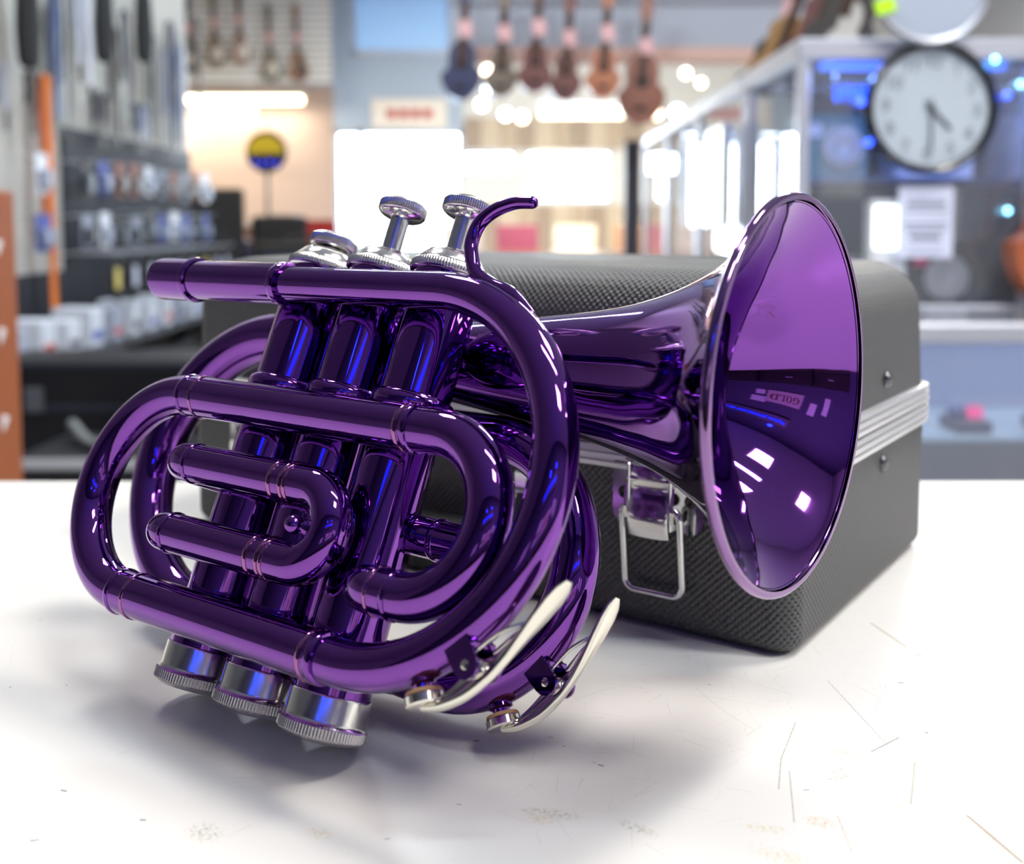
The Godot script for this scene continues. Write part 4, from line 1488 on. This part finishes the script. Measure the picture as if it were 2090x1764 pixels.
func build_far_left() -> void:
	var z := -11.57
	var gs := [[345, -3.68, 2.62, Color(0.25, 0.08, 0.09), "dark red"], [402, -3.40, 2.66, Color(0.06, 0.06, 0.08), "black"], [440, -3.13, 2.72, Color(0.3, 0.22, 0.18), "grey-brown"], [492, -2.86, 2.74, Color(0.35, 0.06, 0.09), "crimson"], [560, -2.55, 2.56, Color(0.04, 0.05, 0.08), "blue-black"], [612, -2.26, 2.56, Color(0.42, 0.2, 0.08), "amber sunburst"]]
	for g in gs:
		guitar("electric_guitar", "%s electric guitar hanging on the slatted header wall" % g[4], "guitar", Vector3(g[1], g[2], z), 0.33, 0.44, g[3], Basis(Vector3.BACK, 0.03), "guitars on the slatted header", false)
	# bright tube lights under the header
	var warm := Color(1.0, 0.95, 0.84)
	var tubes := [[Vector3(-3.84, 2.42, -11.95), 0.4, 0.0], [Vector3(-2.92, 2.42, -11.95), 1.25, 0.0], [Vector3(-2.9, 2.2, -11.0), 0.6, 0.0]]
	for i in tubes.size():
		var q: Array = tubes[i]
		var t := thing("tube_light", "glowing white tube light below the slatted header, %s from the left" % ORD[i], "light", q[0], 0.0, "tube lights under the header")
		t.rotation.z = q[2]
		var b := MB.new()
		b.cbox(Vector3(0, 0.05, 0), Vector3(q[1] + 0.06, 0.05, 0.09), 0.01)
		part("housing", b, M.white_paint, t)
		b = MB.new()
		b.sweep([Vector3(-q[1] / 2, 0, 0.02), Vector3(0, 0, 0.02), Vector3(q[1] / 2, 0, 0.02)], mm(0.045, 3), 14)
		part("tube_lamp", b, glowing(warm, 7.0), t)
		b = MB.new()
		for x in [-q[1] * 0.4, q[1] * 0.4]:
			b.sweep([Vector3(x, 0.07, 0), Vector3(x, (3.7 - q[0].y), 0)], mm(0.006, 2), 8)
		part("hanger_rod", b, M.alu_frame, t)
		var l := AreaLight3D.new()
		l.name = "tube_glow"
		l.area_size = Vector2(q[1], 0.09)
		l.light_color = warm
		l.light_energy = 1.8
		l.area_range = 20.0
		l.shadow_enabled = true
		l.position = Vector3(0, -0.06, 0.03)
		l.rotation_degrees = Vector3(-90, 0, 0)
		t.add_child(l)
	# round yellow and dark blue sign on a stand
	var s := thing("round_sign", "round sign with yellow upper half and dark blue base on a thin stand", "sign", Vector3(-2.03, 0, -9.0))
	var b := MB.new()
	b.lathe([Vector2(0, 0), Vector2(0.165, 0), Vector2(0.175, 0.02), Vector2(0.165, 0.04), Vector2(0, 0.04)], Vector3(0, 1.66, 0), Vector3.BACK, 32)
	part("disc", b, plain(Color(0.1, 0.11, 0.2), 0.4), s)
	var half := []
	for i in 19:
		var a := PI * i / 18.0
		half.append(Vector2(cos(a), sin(a) * 1.0) * 0.15)
	b = MB.new()
	b.extrude(half, Vector3(0, 1.645, 0.045), Vector3.RIGHT, Vector3.UP, 0.012)
	part("yellow_face", b, plain(Color(0.66, 0.58, 0.06), 0.5), s)
	b = MB.new()
	b.sweep([Vector3(0, 0, 0), Vector3(0, 0.8, 0), Vector3(0, 1.5, 0)], mm(0.015, 3), 10)
	part("stand", b, M.black, s)
	b = MB.new()
	b.lathe([Vector2(0, 0), Vector2(0.2, 0), Vector2(0.2, 0.02), Vector2(0, 0.05)], Vector3.ZERO, Vector3.UP, 24)
	part("foot", b, M.black, s)
	for i in 4:
		b = MB.new()
		b.ball(Vector3(-0.09 + i * 0.06, 1.57 - 0.01 * (i % 2), 0.05), 0.012, 8)
		part("blue_led_light", b, glowing(Color(0.2, 0.25, 1.0), 2.0), s)
	# blue cabinet with a brown wooden drum on it
	var c := thing("blue_cabinet", "deep blue cabinet standing under a brown drum in the aisle", "cabinet", Vector3(-1.8, 0, -8.0))
	b = MB.new()
	b.cbox(Vector3(0, 0.47, 0), Vector3(0.36, 0.94, 0.4), 0.01)
	part("body", b, plain(Color(0.03, 0.12, 0.42), 0.4), c)
	for h in 2:
		b = MB.new()
		b.cbox(Vector3(0, 0.25 + h * 0.44, 0.203), Vector3(0.32, 0.4, 0.012), 0.004)
		part("door", b, plain(Color(0.04, 0.15, 0.5), 0.35), c)
	var d := thing("snare_drum", "brown wooden snare drum resting on the deep blue cabinet", "drum", Vector3(-1.8, 0.94, -8.0))
	b = MB.new()
	b.lathe([Vector2(0, 0), Vector2(0.17, 0), Vector2(0.17, 0.12), Vector2(0, 0.12)], Vector3.ZERO, Vector3.UP, 28)
	part("shell", b, plain(Color(0.5, 0.25, 0.1), 0.4), d)
	for y in [0.012, 0.108]:
		b = MB.new()
		b.lathe([Vector2(0.168, -0.012), Vector2(0.18, -0.01), Vector2(0.18, 0.01), Vector2(0.168, 0.012)], Vector3(0, y, 0), Vector3.UP, 28)
		part("hoop", b, M.alu_frame, d)
	# red banner and white cartons by the door
	b = MB.new()
	b.cbox(Vector3(0, 0.55, 0), Vector3(0.3, 1.1, 0.25), 0.01)
	var rd := thing("red_vending_stand", "narrow dark red stand beside the street door", "stand", Vector3(-1.72, 0, -9.8))
	part("body", b, plain(Color(0.42, 0.1, 0.1), 0.5), rd)
	for h in 3:
		b = MB.new()
		b.cbox(Vector3(0, 0.3 + h * 0.32, 0.13), Vector3(0.24, 0.26, 0.012), 0.004)
		part("display_panel", b, plain([Color(0.6, 0.2, 0.2), Color(0.7, 0.72, 0.78), Color(0.5, 0.12, 0.12)][h], 0.4), rd)
	for i in 5:
		var q: Array = [[-2.4, 1.0, -9.3, 0.3], [-2.1, 0.8, -10.4, 0.26], [-2.75, 1.3, -10.2, 0.3], [-3.3, 1.1, -10.6, 0.34], [-2.3, 1.15, -10.9, 0.28]][i]
		var t := thing("stock_shelf", "narrow stocked shelf in the bright back area, %s from the door" % ORD[i], "shelf", Vector3(q[0], 0, q[2]), 0.0, "shelves in the back area")
		b = MB.new()
		for x in [-q[3] / 2, q[3] / 2]: b.cbox(Vector3(x, q[1] / 2, 0), Vector3(0.02, q[1], 0.3), 0.003)
		part("side", b, M.dark, t)
		for h in 3:
			b = MB.new()
			b.cbox(Vector3(0, q[1] * (h + 1) / 3.0 - 0.01, 0), Vector3(q[3], 0.02, 0.3), 0.003)
			part("shelf_board", b, M.dark, t)
			b = MB.new()
			b.cbox(Vector3(-0.02, q[1] * h / 3.0 + 0.11, 0.02), Vector3(q[3] * 0.7, 0.2, 0.2), 0.004)
			part("carton", b, plain([Color(0.75, 0.78, 0.82), Color(0.6, 0.42, 0.28), Color(0.3, 0.35, 0.6)][(h + i) % 3], 0.6), t)
	# notice over the door
	var n := thing("door_notice", "white notice with red lettering over the street door", "sign", Vector3(-1.15, 2.29, -12.18))
	b = MB.new()
	b.cbox(Vector3.ZERO, Vector3(0.84, 0.33, 0.02), 0.004)
	part("board", b, plain(Color(0.9, 0.87, 0.83), 0.6), n)
	for i in 4:
		b = MB.new()
		b.cbox(Vector3(-0.2 + i * 0.135, 0.0, 0.012), Vector3(0.1, 0.1, 0.004), 0.002)
		part("red_letter_block", b, plain(Color(0.72, 0.2, 0.2), 0.6), n)

func build_middle() -> void:
	# ukuleles hanging under the bulkhead
	var us := [[942, -0.285, 1.74, 0.33, Color(0.05, 0.09, 0.27), "navy blue"], [1020, -0.07, 1.77, 0.28, Color(0.42, 0.36, 0.3), "weathered grey-tan"], [1088, 0.117, 1.78, 0.28, Color(0.36, 0.14, 0.1), "dark red-brown"], [1150, 0.29, 1.75, 0.27, Color(0.4, 0.18, 0.12), "mahogany"], [1222, 0.49, 1.75, 0.28, Color(0.6, 0.33, 0.16), "light orange-brown"], [1303, 0.71, 1.62, 0.4, Color(0.46, 0.22, 0.09), "larger golden-brown"]]
	for i in us.size():
		var u: Array = us[i]
		guitar("ukulele", "%s ukulele hanging below the grey bulkhead" % u[5], "ukulele", Vector3(u[1], u[2], -5.98 - 0.12 * (i % 2)), u[3], 0.3, u[4], Basis(Vector3.BACK, -0.06), "ukuleles under the bulkhead", true)
	var rail := MB.new()
	rail.sweep([Vector3(-0.36, 2.36, -6.19), Vector3(0.6, 2.36, -6.19), Vector3(1.9, 2.36, -6.19)], mm(0.012, 3), 10)
	for x in [-0.3, 0.6, 1.5]:
		rail.sweep([Vector3(x, 2.36, -6.19), Vector3(x, 2.37, -6.25)], mm(0.01, 2), 8)
	single("hanging_rail", rail, M.alu_frame, "thin metal rail in front of the bulkhead holding the ukuleles", "rail")
	# slanted guitars along the right aisle
	var gs := [[1.12, 1.78, -5.2, Color(0.05, 0.05, 0.06), "black", 0.5], [1.08, 1.95, -4.7, Color(0.55, 0.38, 0.12), "gold", 0.45], [1.12, 2.0, -4.25, Color(0.35, 0.1, 0.1), "wine red", 0.4], [1.1, 1.95, -3.85, Color(0.12, 0.08, 0.07), "dark brown", 0.42]]
	for g in gs:
		guitar("aisle_guitar", "%s electric guitar leaning above the glass cabinets of the right aisle" % g[4], "guitar", Vector3(g[0], 1.57, g[2]), 0.4, 0.5, g[3], Basis(Vector3.UP, -0.9) * Basis(Vector3.BACK, -g[5]), "guitars above the aisle cabinets", false)
	# small bare bulbs on a wire across the shop
	var bulbs := [[-0.2, 2.47, 0.06], [-0.2, 2.34, 0.045], [-0.18, 2.22, 0.045], [-0.19, 2.1, 0.03], [0.39, 2.46, 0.05], [0.94, 2.46, 0.05], [1.46, 2.46, 0.042], [1.43, 2.3, 0.035], [1.58, 2.24, 0.03], [2.05, 2.46, 0.035], [1.95, 2.26, 0.035], [-0.23, 1.97, 0.04], [-0.05, 1.91, 0.04], [0.08, 1.9, 0.04], [1.15, 1.95, 0.05], [1.34, 1.97, 0.05], [2.0, 1.62, 0.03], [2.12, 1.5, 0.025]]
	for i in bulbs.size():
		var q: Array = bulbs[i]
		var t := thing("hanging_bulb", "small bright bulb hanging in the shop, %s along the wires" % ORD[i], "light bulb", Vector3(q[0], q[1], -8.0 - 0.14 * (i % 9)), 0.0, "bare bulbs over the shop")
		var b := MB.new()
		b.ball(Vector3.ZERO, q[2], 10)
		part("bulb", b, glowing(Color(1.0, 0.93, 0.82) if i % 3 else Color(0.9, 0.96, 1.0), 9.0), t)
		b = MB.new()
		b.lathe([Vector2(0.018, q[2] * 0.9), Vector2(0.018, q[2] + 0.03), Vector2(0, q[2] + 0.03)], Vector3.ZERO, Vector3.UP, 12)
		b.sweep([Vector3(0, q[2] + 0.02, 0), Vector3(0, 3.7 - q[1], 0)], mm(0.002, 2), 6)
		part("socket", b, M.alu_frame, t)
	# long lit strip in front of the boarded wall
	var ls := thing("strip_lamp", "long glowing strip lamp in front of the tan boarded wall", "light", Vector3(0.6, 2.0, -9.2))
	var sb := MB.new()
	sb.cbox(Vector3(0, 0.06, 0), Vector3(0.78, 0.04, 0.1), 0.008)
	part("housing", sb, M.white_paint, ls)
	sb = MB.new()
	sb.sweep([Vector3(-0.36, 0, 0), Vector3(0, 0, 0), Vector3(0.36, 0, 0)], mm(0.04, 3), 12)
	part("tube_lamp", sb, glowing(Color(1.0, 0.95, 0.82), 8.0), ls)
	sb = MB.new()
	for x in [-0.3, 0.3]: sb.sweep([Vector3(x, 0.07, 0), Vector3(x, 1.7, 0)], mm(0.005, 2), 8)
	part("hanger_rod", sb, M.alu_frame, ls)
	for dz in [-1.0]:
		var l := AreaLight3D.new()
		l.name = "strip_glow"
		l.area_size = Vector2(0.72, 0.1)
		l.light_color = Color(1.0, 0.93, 0.76)
		l.light_energy = 7.0
		l.area_range = 20.0
		l.shadow_enabled = true
		l.position = Vector3(0, -0.05, -0.02)
		l.rotation_degrees = Vector3(-55, 0, 0)
		ls.add_child(l)
	# dark post of the aisle
	sb = MB.new()
	sb.cbox(Vector3(0, 0.8, 0), Vector3(0.1, 1.6, 0.1), 0.008)
	var post := thing("display_post", "dark square display post standing before the tan boards", "post", Vector3(0.775, 0, -7.0))
	part("shaft", sb, plain(Color(0.13, 0.13, 0.19), 0.5), post)
	sb = MB.new()
	sb.cbox(Vector3(0, 0.02, 0), Vector3(0.3, 0.04, 0.3), 0.01)
	part("foot", sb, M.black, post)
	# low counters and stock in the middle distance
	for i in 4:
		var t := thing("merchandise_bin", "low merchandise bin in the middle aisle, %s from the door" % ORD[i], "bin", Vector3(-0.5 + i * 0.55, 0, -10.6 + 0.2 * i), 0.0, "bins in the middle aisle")
		sb = MB.new()
		sb.cbox(Vector3(0, 0.4, 0), Vector3(0.48, 0.8, 0.4), 0.01)
		part("box", sb, plain([Color(0.55, 0.5, 0.48), Color(0.48, 0.3, 0.22), Color(0.62, 0.6, 0.6), Color(0.4, 0.36, 0.36)][i], 0.6), t)
		sb = MB.new()
		sb.cbox(Vector3(0, 0.9, -0.1), Vector3(0.4, 0.3, 0.03), 0.006)
		part("header_card", sb, plain([Color(0.7, 0.66, 0.68), Color(0.5, 0.22, 0.34), Color(0.7, 0.68, 0.66), Color(0.55, 0.42, 0.34)][i], 0.6), t)

func cabinet(label: String, at: Vector3, size: Vector3, r: RandomNumberGenerator, lamp: bool) -> void:
	# at is the middle of the base; glass on all sides above a plinth
	var t := thing("glass_cabinet", label, "display cabinet", at, 0.0, "glass display cabinets")
	var b := MB.new()
	var ph := 0.5
	b.cbox(Vector3(0, ph / 2, 0), Vector3(size.x, ph, size.z), 0.006)
	part("plinth", b, plain(Color(0.5, 0.52, 0.58), 0.5), t)
	for x in [-1, 1]:
		for z in [-1, 1]:
			b = MB.new()
			b.cbox(Vector3(x * (size.x / 2 - 0.014), (ph + size.y) / 2, z * (size.z / 2 - 0.014)), Vector3(0.028, size.y - ph, 0.028), 0.004)
			part("corner_post", b, M.alu_frame, t)
	b = MB.new()
	b.cbox(Vector3(0, size.y - 0.025, 0), Vector3(size.x + 0.01, 0.05, size.z + 0.01), 0.006)
	part("top_rail", b, M.alu_frame, t)
	for s in [[0, -1], [0, 1], [-1, 0], [1, 0]]:
		b = MB.new()
		var w := Vector3(0.005 if s[0] else size.x - 0.06, size.y - ph - 0.05, 0.005 if s[1] else size.z - 0.06)
		b.cbox(Vector3(s[0] * (size.x / 2 - 0.012), (ph + size.y - 0.05) / 2, s[1] * (size.z / 2 - 0.012)), w, 0.001)
		part("pane", b, M.glass, t)
	if lamp:
		b = MB.new()
		b.cbox(Vector3(0, (ph + size.y - 0.05) / 2, -size.z / 2 + 0.03), Vector3(size.x - 0.06, size.y - ph - 0.06, 0.008), 0.002)
		part("back_panel", b, plain(Color(0.06, 0.1, 0.3), 0.4), t)
	for h in 3:
		b = MB.new()
		var y := ph + 0.01 + h * (size.y - ph) / 3.0
		b.cbox(Vector3(0, y, 0), Vector3(size.x - 0.05, 0.01, size.z - 0.05), 0.002)
		part("shelf", b, plain(Color(0.16, 0.22, 0.42), 0.3), t)
	if lamp:
		b = MB.new()
		b.cbox(Vector3(0, size.y - 0.058, size.z / 2 - 0.05), Vector3(size.x - 0.12, 0.014, 0.02), 0.003)
		part("led_strip_light", b, glowing(Color(0.3, 0.5, 1.0), 1.5), t)
		var l := AreaLight3D.new()
		l.name = "led_glow"
		l.area_size = Vector2(size.x - 0.12, 0.02)
		l.light_color = Color(0.5, 0.65, 1.0)
		l.light_energy = 0.14
		l.area_range = 10.0
		l.shadow_enabled = true
		l.position = Vector3(0, size.y - 0.07, size.z / 2 - 0.05)
		l.rotation_degrees = Vector3(-80, 180, 0)
		t.add_child(l)

func build_right_cabinets() -> void:
	var r := RandomNumberGenerator.new()
	r.seed = 33
	cabinet("tall glass cabinet hung with the round clock, facing the counter", Vector3(0.925, 0, -2.75), Vector3(0.55, 1.49, 0.55), r, true)
	cabinet("tall glass cabinet beside the one with the clock, running off the edge", Vector3(1.485, 0, -2.75), Vector3(0.55, 1.49, 0.55), r, true)
	for i in 3:
		cabinet("tall glass cabinet along the right aisle, %s behind the clock cabinet" % ORD[i], Vector3(0.9, 0, -3.43 - 0.77 * i), Vector3(0.5, 1.49, 0.75), r, i == 0)
	# stock inside the cabinets
	var tones := [["black", Color(0.03, 0.035, 0.05)], ["dark blue", Color(0.05, 0.09, 0.26)], ["white", Color(0.86, 0.88, 0.94)], ["grey", Color(0.3, 0.33, 0.4)], ["teal", Color(0.2, 0.5, 0.55)]]
	var k := 0
	for cab in [[0.925, -2.75, 0.2, 0.2], [1.485, -2.75, 0.2, 0.2], [0.9, -3.43, 0.18, 0.3], [0.9, -4.2, 0.18, 0.3], [0.9, -4.97, 0.18, 0.3]]:
		for h in 3:
			for j in 2:
				var c: Array = tones[(k * 3 + h) % 5] if k > 0 else tones[0]
				var y: float = 0.516 + h * 0.33
				var sz := Vector3(r.randf_range(0.1, 0.2), r.randf_range(0.1, 0.22), r.randf_range(0.08, 0.16))
				var p := Vector3(cab[0] + (-0.12 if j == 0 else 0.12), y, cab[1] + r.randf_range(-0.08, 0.08))
				var t := thing("boxed_camera" if k % 2 else "radio_set", "%s electronic set in the glass cabinets, %s of the row" % [c[0], ORD[k % 26]] if k < 26 else "%s electronic set low in the farthest glass cabinet, %s of four" % [c[0], ORD[k - 26]], "electronics", p, 0.0, "electronics in the glass cabinets")
				var b := MB.new()
				b.cbox(Vector3(0, sz.y / 2, 0), sz, 0.008)
				part("housing", b, plain(c[1], 0.4), t)
				b = MB.new()
				b.lathe([Vector2(sz.y * 0.28, 0), Vector2(sz.y * 0.3, 0.012), Vector2(sz.y * 0.2, 0.014), Vector2(0, 0.006)], Vector3(sz.x * 0.12, sz.y * 0.5, sz.z / 2), Vector3.BACK, 18)
				part("dial", b, M.alu_frame, t)
				b = MB.new()
				b.cbox(Vector3(-sz.x * 0.3, sz.y * 0.75, sz.z / 2 + 0.002), Vector3(sz.x * 0.24, sz.y * 0.2, 0.004), 0.001)
				part("price_tag", b, plain(Color(0.9, 0.92, 0.96) if k % 3 else Color(0.95, 0.15, 0.5), 0.5), t)
				k += 1
	# blue neon word seen from behind, inside the clock cabinet
	var nt := thing("neon_word", "small blue neon word inside the clock cabinet, upper corner", "neon sign", Vector3(0.81, 1.37, -2.52))
	var tm := TextMesh.new()
	tm.text = "PAWN"
	var sf := SystemFont.new()
	sf.font_names = PackedStringArray(["Droid Sans"])
	tm.font = sf
	tm.font_size = 40
	tm.pixel_size = 0.0012
	tm.depth = 0.01
	var w := part("neon_letters", tm, glowing(Color(0.02, 0.35, 1.0), 2.2), nt)
	w.rotation.y = PI
	var bk := MB.new()
	bk.cbox(Vector3(0, 0, -0.014), Vector3(0.15, 0.06, 0.006), 0.002)
	part("backing_plate", bk, M.dark, nt)
	bk = MB.new()
	for x in [-0.06, 0.06]: bk.sweep([Vector3(x, 0.03, -0.014), Vector3(x, 0.075, -0.014)], mm(0.002, 2), 6)
	part("hanging_wire", bk, M.alu_frame, nt)
	# added glowing panel standing in for a bright reflection on the aisle glass
	var lp := thing("reflection_panel", "tall glowing white panel standing in for a reflection on the aisle cabinets", "reflection panel", Vector3(0.62, 1.21, -3.25))
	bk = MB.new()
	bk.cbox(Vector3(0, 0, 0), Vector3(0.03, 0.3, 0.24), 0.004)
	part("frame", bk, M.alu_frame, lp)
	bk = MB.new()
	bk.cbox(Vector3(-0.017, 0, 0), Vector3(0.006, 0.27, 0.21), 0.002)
	part("glow_sheet", bk, glowing(Color(0.97, 1.0, 0.9), 2.5), lp)
	# lit white display box on the middle shelf
	var wb := thing("lit_display_box", "glowing white display box in the clock cabinet, lower left of the clock", "light box", Vector3(0.872, 0.857, -2.525))
	bk = MB.new()
	bk.cbox(Vector3(0, 0.135, 0), Vector3(0.085, 0.27, 0.05), 0.006)
	part("body", bk, M.card, wb)
	bk = MB.new()
	bk.cbox(Vector3(0, 0.205, 0.026), Vector3(0.072, 0.1, 0.004), 0.0015)
	part("glowing_screen", bk, glowing(Color(0.97, 1.0, 0.96), 2.2), wb)
	# clock
	build_clock()
	# second, white round dial above it, cut by the edge of the view
	var dc := thing("round_dial", "white round dial with silver rim above the black clock", "dial", Vector3(0.93, 1.60, -2.447))
	var b := MB.new()
	b.lathe([Vector2(0, 0), Vector2(0.13, 0), Vector2(0.135, 0.012), Vector2(0.128, 0.022), Vector2(0.118, 0.018)], Vector3.ZERO, Vector3.BACK, 48)
	part("rim", b, plain(Color(0.6, 0.62, 0.66), 0.35, 0.5), dc)
	b = MB.new()
	b.lathe([Vector2(0.119, 0.012), Vector2(0.119, 0.015), Vector2(0, 0.015)], Vector3.ZERO, Vector3.BACK, 48)
	part("dial", b, plain(Color(0.62, 0.67, 0.75), 0.6), dc)
	b = MB.new()
	b.cbox(Vector3(0, -0.06, -0.012), Vector3(0.05, 0.14, 0.02), 0.003)
	part("mounting_plate", b, M.alu_frame, dc)
	b = MB.new()
	b.cbox(Vector3(-0.105, -0.05, 0.024), Vector3(0.045, 0.032, 0.003), 0.001, Basis(Vector3.BACK, 0.3))
	part("green_sticker", b, plain(Color(0.72, 0.95, 0.05), 0.5), dc, "neon green sticker")
	# printed sheet on the glass under the clock
	var sh := thing("paper_sheet", "white printed sheet taped on the glass below the clock", "notice", Vector3(0.948, 1.074, -2.4775))
	b = MB.new()
	b.cbox(Vector3.ZERO, Vector3(0.126, 0.164, 0.001), 0.0003)
	part("sheet", b, plain(Color(0.82, 0.85, 0.94), 0.6), sh)
	for q in [[0.0, 0.042, 0.09, 0.012], [0.0, 0.024, 0.1, 0.006], [0.0, -0.004, 0.1, 0.007], [0.0, -0.018, 0.09, 0.007], [0.0, -0.036, 0.07, 0.014], [0.0, -0.06, 0.08, 0.003], [0.0, -0.07, 0.08, 0.003]]:
		b = MB.new()
		b.cbox(Vector3(q[0], q[1], 0.0008), Vector3(q[2], q[3], 0.0006), 0.0002)
		part("printed_line", b, plain(Color(0.5, 0.53, 0.62), 0.6), sh)
	# blue-white LED dots on the frames
	var leds := [[0.79, 1.345, -2.46], [1.09, 1.44, -2.46], [1.12, 1.36, -2.46], [1.15, 1.385, -2.46], [0.81, 1.255, -2.46], [1.13, 1.1, -2.46]]
	for i in leds.size():
		var l := thing("led_spot", "small blue-white LED spot on the cabinet glass, %s round the clock" % ORD[i], "LED light", Vector3(leds[i][0], leds[i][1], leds[i][2] - 0.014), 0.0, "LED spots on the cabinets")
		b = MB.new()
		b.lathe([Vector2(0.009, 0), Vector2(0.009, 0.006), Vector2(0.006, 0.008)], Vector3.ZERO, Vector3.BACK, 16)
		part("bezel", b, M.alu_frame, l)
		b = MB.new()
		b.ball(Vector3(0, 0, 0.008), 0.006, 8)
		part("led_light", b, glowing([Color(0.15, 0.3, 1.0), Color(0.5, 0.85, 1.0)][i % 2], 9.0), l)
	build_glass_counter(r)

func build_clock() -> void:
	var t := thing("wall_clock", "round black-rimmed wall clock with pale face hung on glass cabinet", "clock", Vector3(0.945, 1.331, -2.474))
	var b := MB.new()
	b.lathe([Vector2(0, 0), Vector2(0.14, 0), Vector2(0.149, 0.01), Vector2(0.149, 0.026), Vector2(0.142, 0.034), Vector2(0.134, 0.03), Vector2(0.131, 0.018)], Vector3.ZERO, Vector3.BACK, 64)
	part("rim", b, plain(Color(0.02, 0.025, 0.035), 0.2), t)
	b = MB.new()
	b.lathe([Vector2(0.132, 0.014), Vector2(0.132, 0.017), Vector2(0, 0.017)], Vector3.ZERO, Vector3.BACK, 64)
	part("face", b, plain(Color(0.68, 0.73, 0.78), 0.6), t)
	var sf := SystemFont.new()
	sf.font_names = PackedStringArray(["Droid Sans"])
	var ink := plain(Color(0.4, 0.44, 0.47), 0.6)
	for i in 12:
		var tm := TextMesh.new()
		tm.text = str(i + 1)
		tm.font = sf
		tm.font_size = 32
		tm.pixel_size = 0.00115
		tm.depth = 0.001
		var n := part("numeral", tm, ink, t)
		var a := TAU * (i + 1) / 12.0
		n.position = Vector3(sin(a) * 0.103, cos(a) * 0.103, 0.018)
	for h in [[134.0, 0.066, 0.007, "hour_hand", 0.021], [177.0, 0.098, 0.005, "minute_hand", 0.024]]:
		var a := deg_to_rad(h[0])
		var d := Vector3(sin(a), cos(a), 0)
		b = MB.new()
		b.cbox(Vector3(0, 0, h[4]) + d * (h[1] / 2 - 0.01), Vector3(h[2], h[1] + 0.02, 0.0015), 0.0005, Basis(Vector3.BACK, -a))
		part(h[3], b, plain(Color(0.24, 0.27, 0.29), 0.4), t)
	b = MB.new()
	b.lathe([Vector2(0.007, 0.017), Vector2(0.007, 0.027), Vector2(0, 0.028)], Vector3.ZERO, Vector3.BACK, 20)
	part("hub", b, plain(Color(0.24, 0.27, 0.29), 0.4), t)
	t.rotation.z = deg_to_rad(-3)

func build_glass_counter(r: RandomNumberGenerator) -> void:
	var t := thing("glass_counter", "low glass showcase counter with aluminium edges beyond the case", "showcase", Vector3(1.35, 0, -2.2))
	var sx := 1.5
	var top := 0.886
	var b := MB.new()
	b.cbox(Vector3(0, 0.2, 0), Vector3(sx, 0.4, 0.44), 0.006)
	part("plinth", b, plain(Color(0.34, 0.4, 0.56), 0.5), t)
	b = MB.new()
	b.cbox(Vector3(0, 0.41, 0.215), Vector3(sx, 0.05, 0.03), 0.005)
	part("lower_rail", b, M.alu_frame, t)
	for z in [-0.215, 0.215]:
		b = MB.new()
		b.cbox(Vector3(0, top - 0.016, z), Vector3(sx, 0.036, 0.03), 0.005)
		part("top_rail", b, M.alu_frame, t)
	for x in [-0.735, -0.18, 0.18, 0.735]:
		b = MB.new()
		b.cbox(Vector3(x, 0.64, 0.215), Vector3(0.028 if absf(x) > 0.5 else 0.06, 0.48, 0.028), 0.004)
		part("post", b, M.alu_frame, t)
	b = MB.new()
	b.cbox(Vector3(0, top - 0.004, 0), Vector3(sx - 0.03, 0.006, 0.41), 0.001)
	part("top_pane", b, M.glass, t)
	b = MB.new()
	b.cbox(Vector3(0, 0.65, 0.217), Vector3(sx - 0.04, 0.42, 0.005), 0.001)
	part("front_pane", b, M.glass, t)
	b = MB.new()
	b.cbox(Vector3(0, 0.64, -0.21), Vector3(sx - 0.03, 0.46, 0.01), 0.002)
	part("back_panel", b, plain(Color(0.5, 0.56, 0.72), 0.6), t)
	b = MB.new()
	b.cbox(Vector3(0, 0.655, -0.03), Vector3(sx - 0.05, 0.008, 0.34), 0.001)
	part("shelf", b, plain(Color(0.55, 0.66, 0.78), 0.25), t)
	for i in 12:
		var lower := i % 2
		var p := Vector3(0.74 + i * 0.085, 0.659 if lower == 0 else 0.405, -2.2 + (0.06 if i % 3 else 0.0))
		var d := thing("jewelry_tray", "small tray with pink tag in glass showcase, %s along it" % ORD[i], "jewelry tray", p, 0.0, "jewelry trays in the showcase")
		b = MB.new()
		b.cbox(Vector3(0, 0.012, 0), Vector3(0.07, 0.024, 0.1), 0.004)
		part("tray", b, plain(Color(0.12, 0.16, 0.36) if i % 3 else Color(0.7, 0.74, 0.86), 0.5), d)
		b = MB.new()
		b.cbox(Vector3(0, 0.034, -0.02), Vector3(0.05, 0.02, 0.04), 0.006)
		part("ring_cushion", b, plain(Color(0.3, 0.36, 0.6), 0.7), d)
		b = MB.new()
		b.cbox(Vector3(0.005, 0.04, 0.03), Vector3(0.032, 0.026, 0.002), 0.001, Basis(Vector3.RIGHT, -0.3))
		part("pink_tag", b, plain(Color(0.95, 0.2, 0.62), 0.5), d)
	# a brown guitar body standing behind the showcase, at the edge of the view
	guitar("acoustic_guitar", "orange-brown acoustic guitar standing between showcase and clock cabinet", "guitar", Vector3(1.19, 0.893, -2.39), 0.3, 0.1, Color(0.62, 0.3, 0.1), Basis(Vector3.BACK, -0.12), "", true)
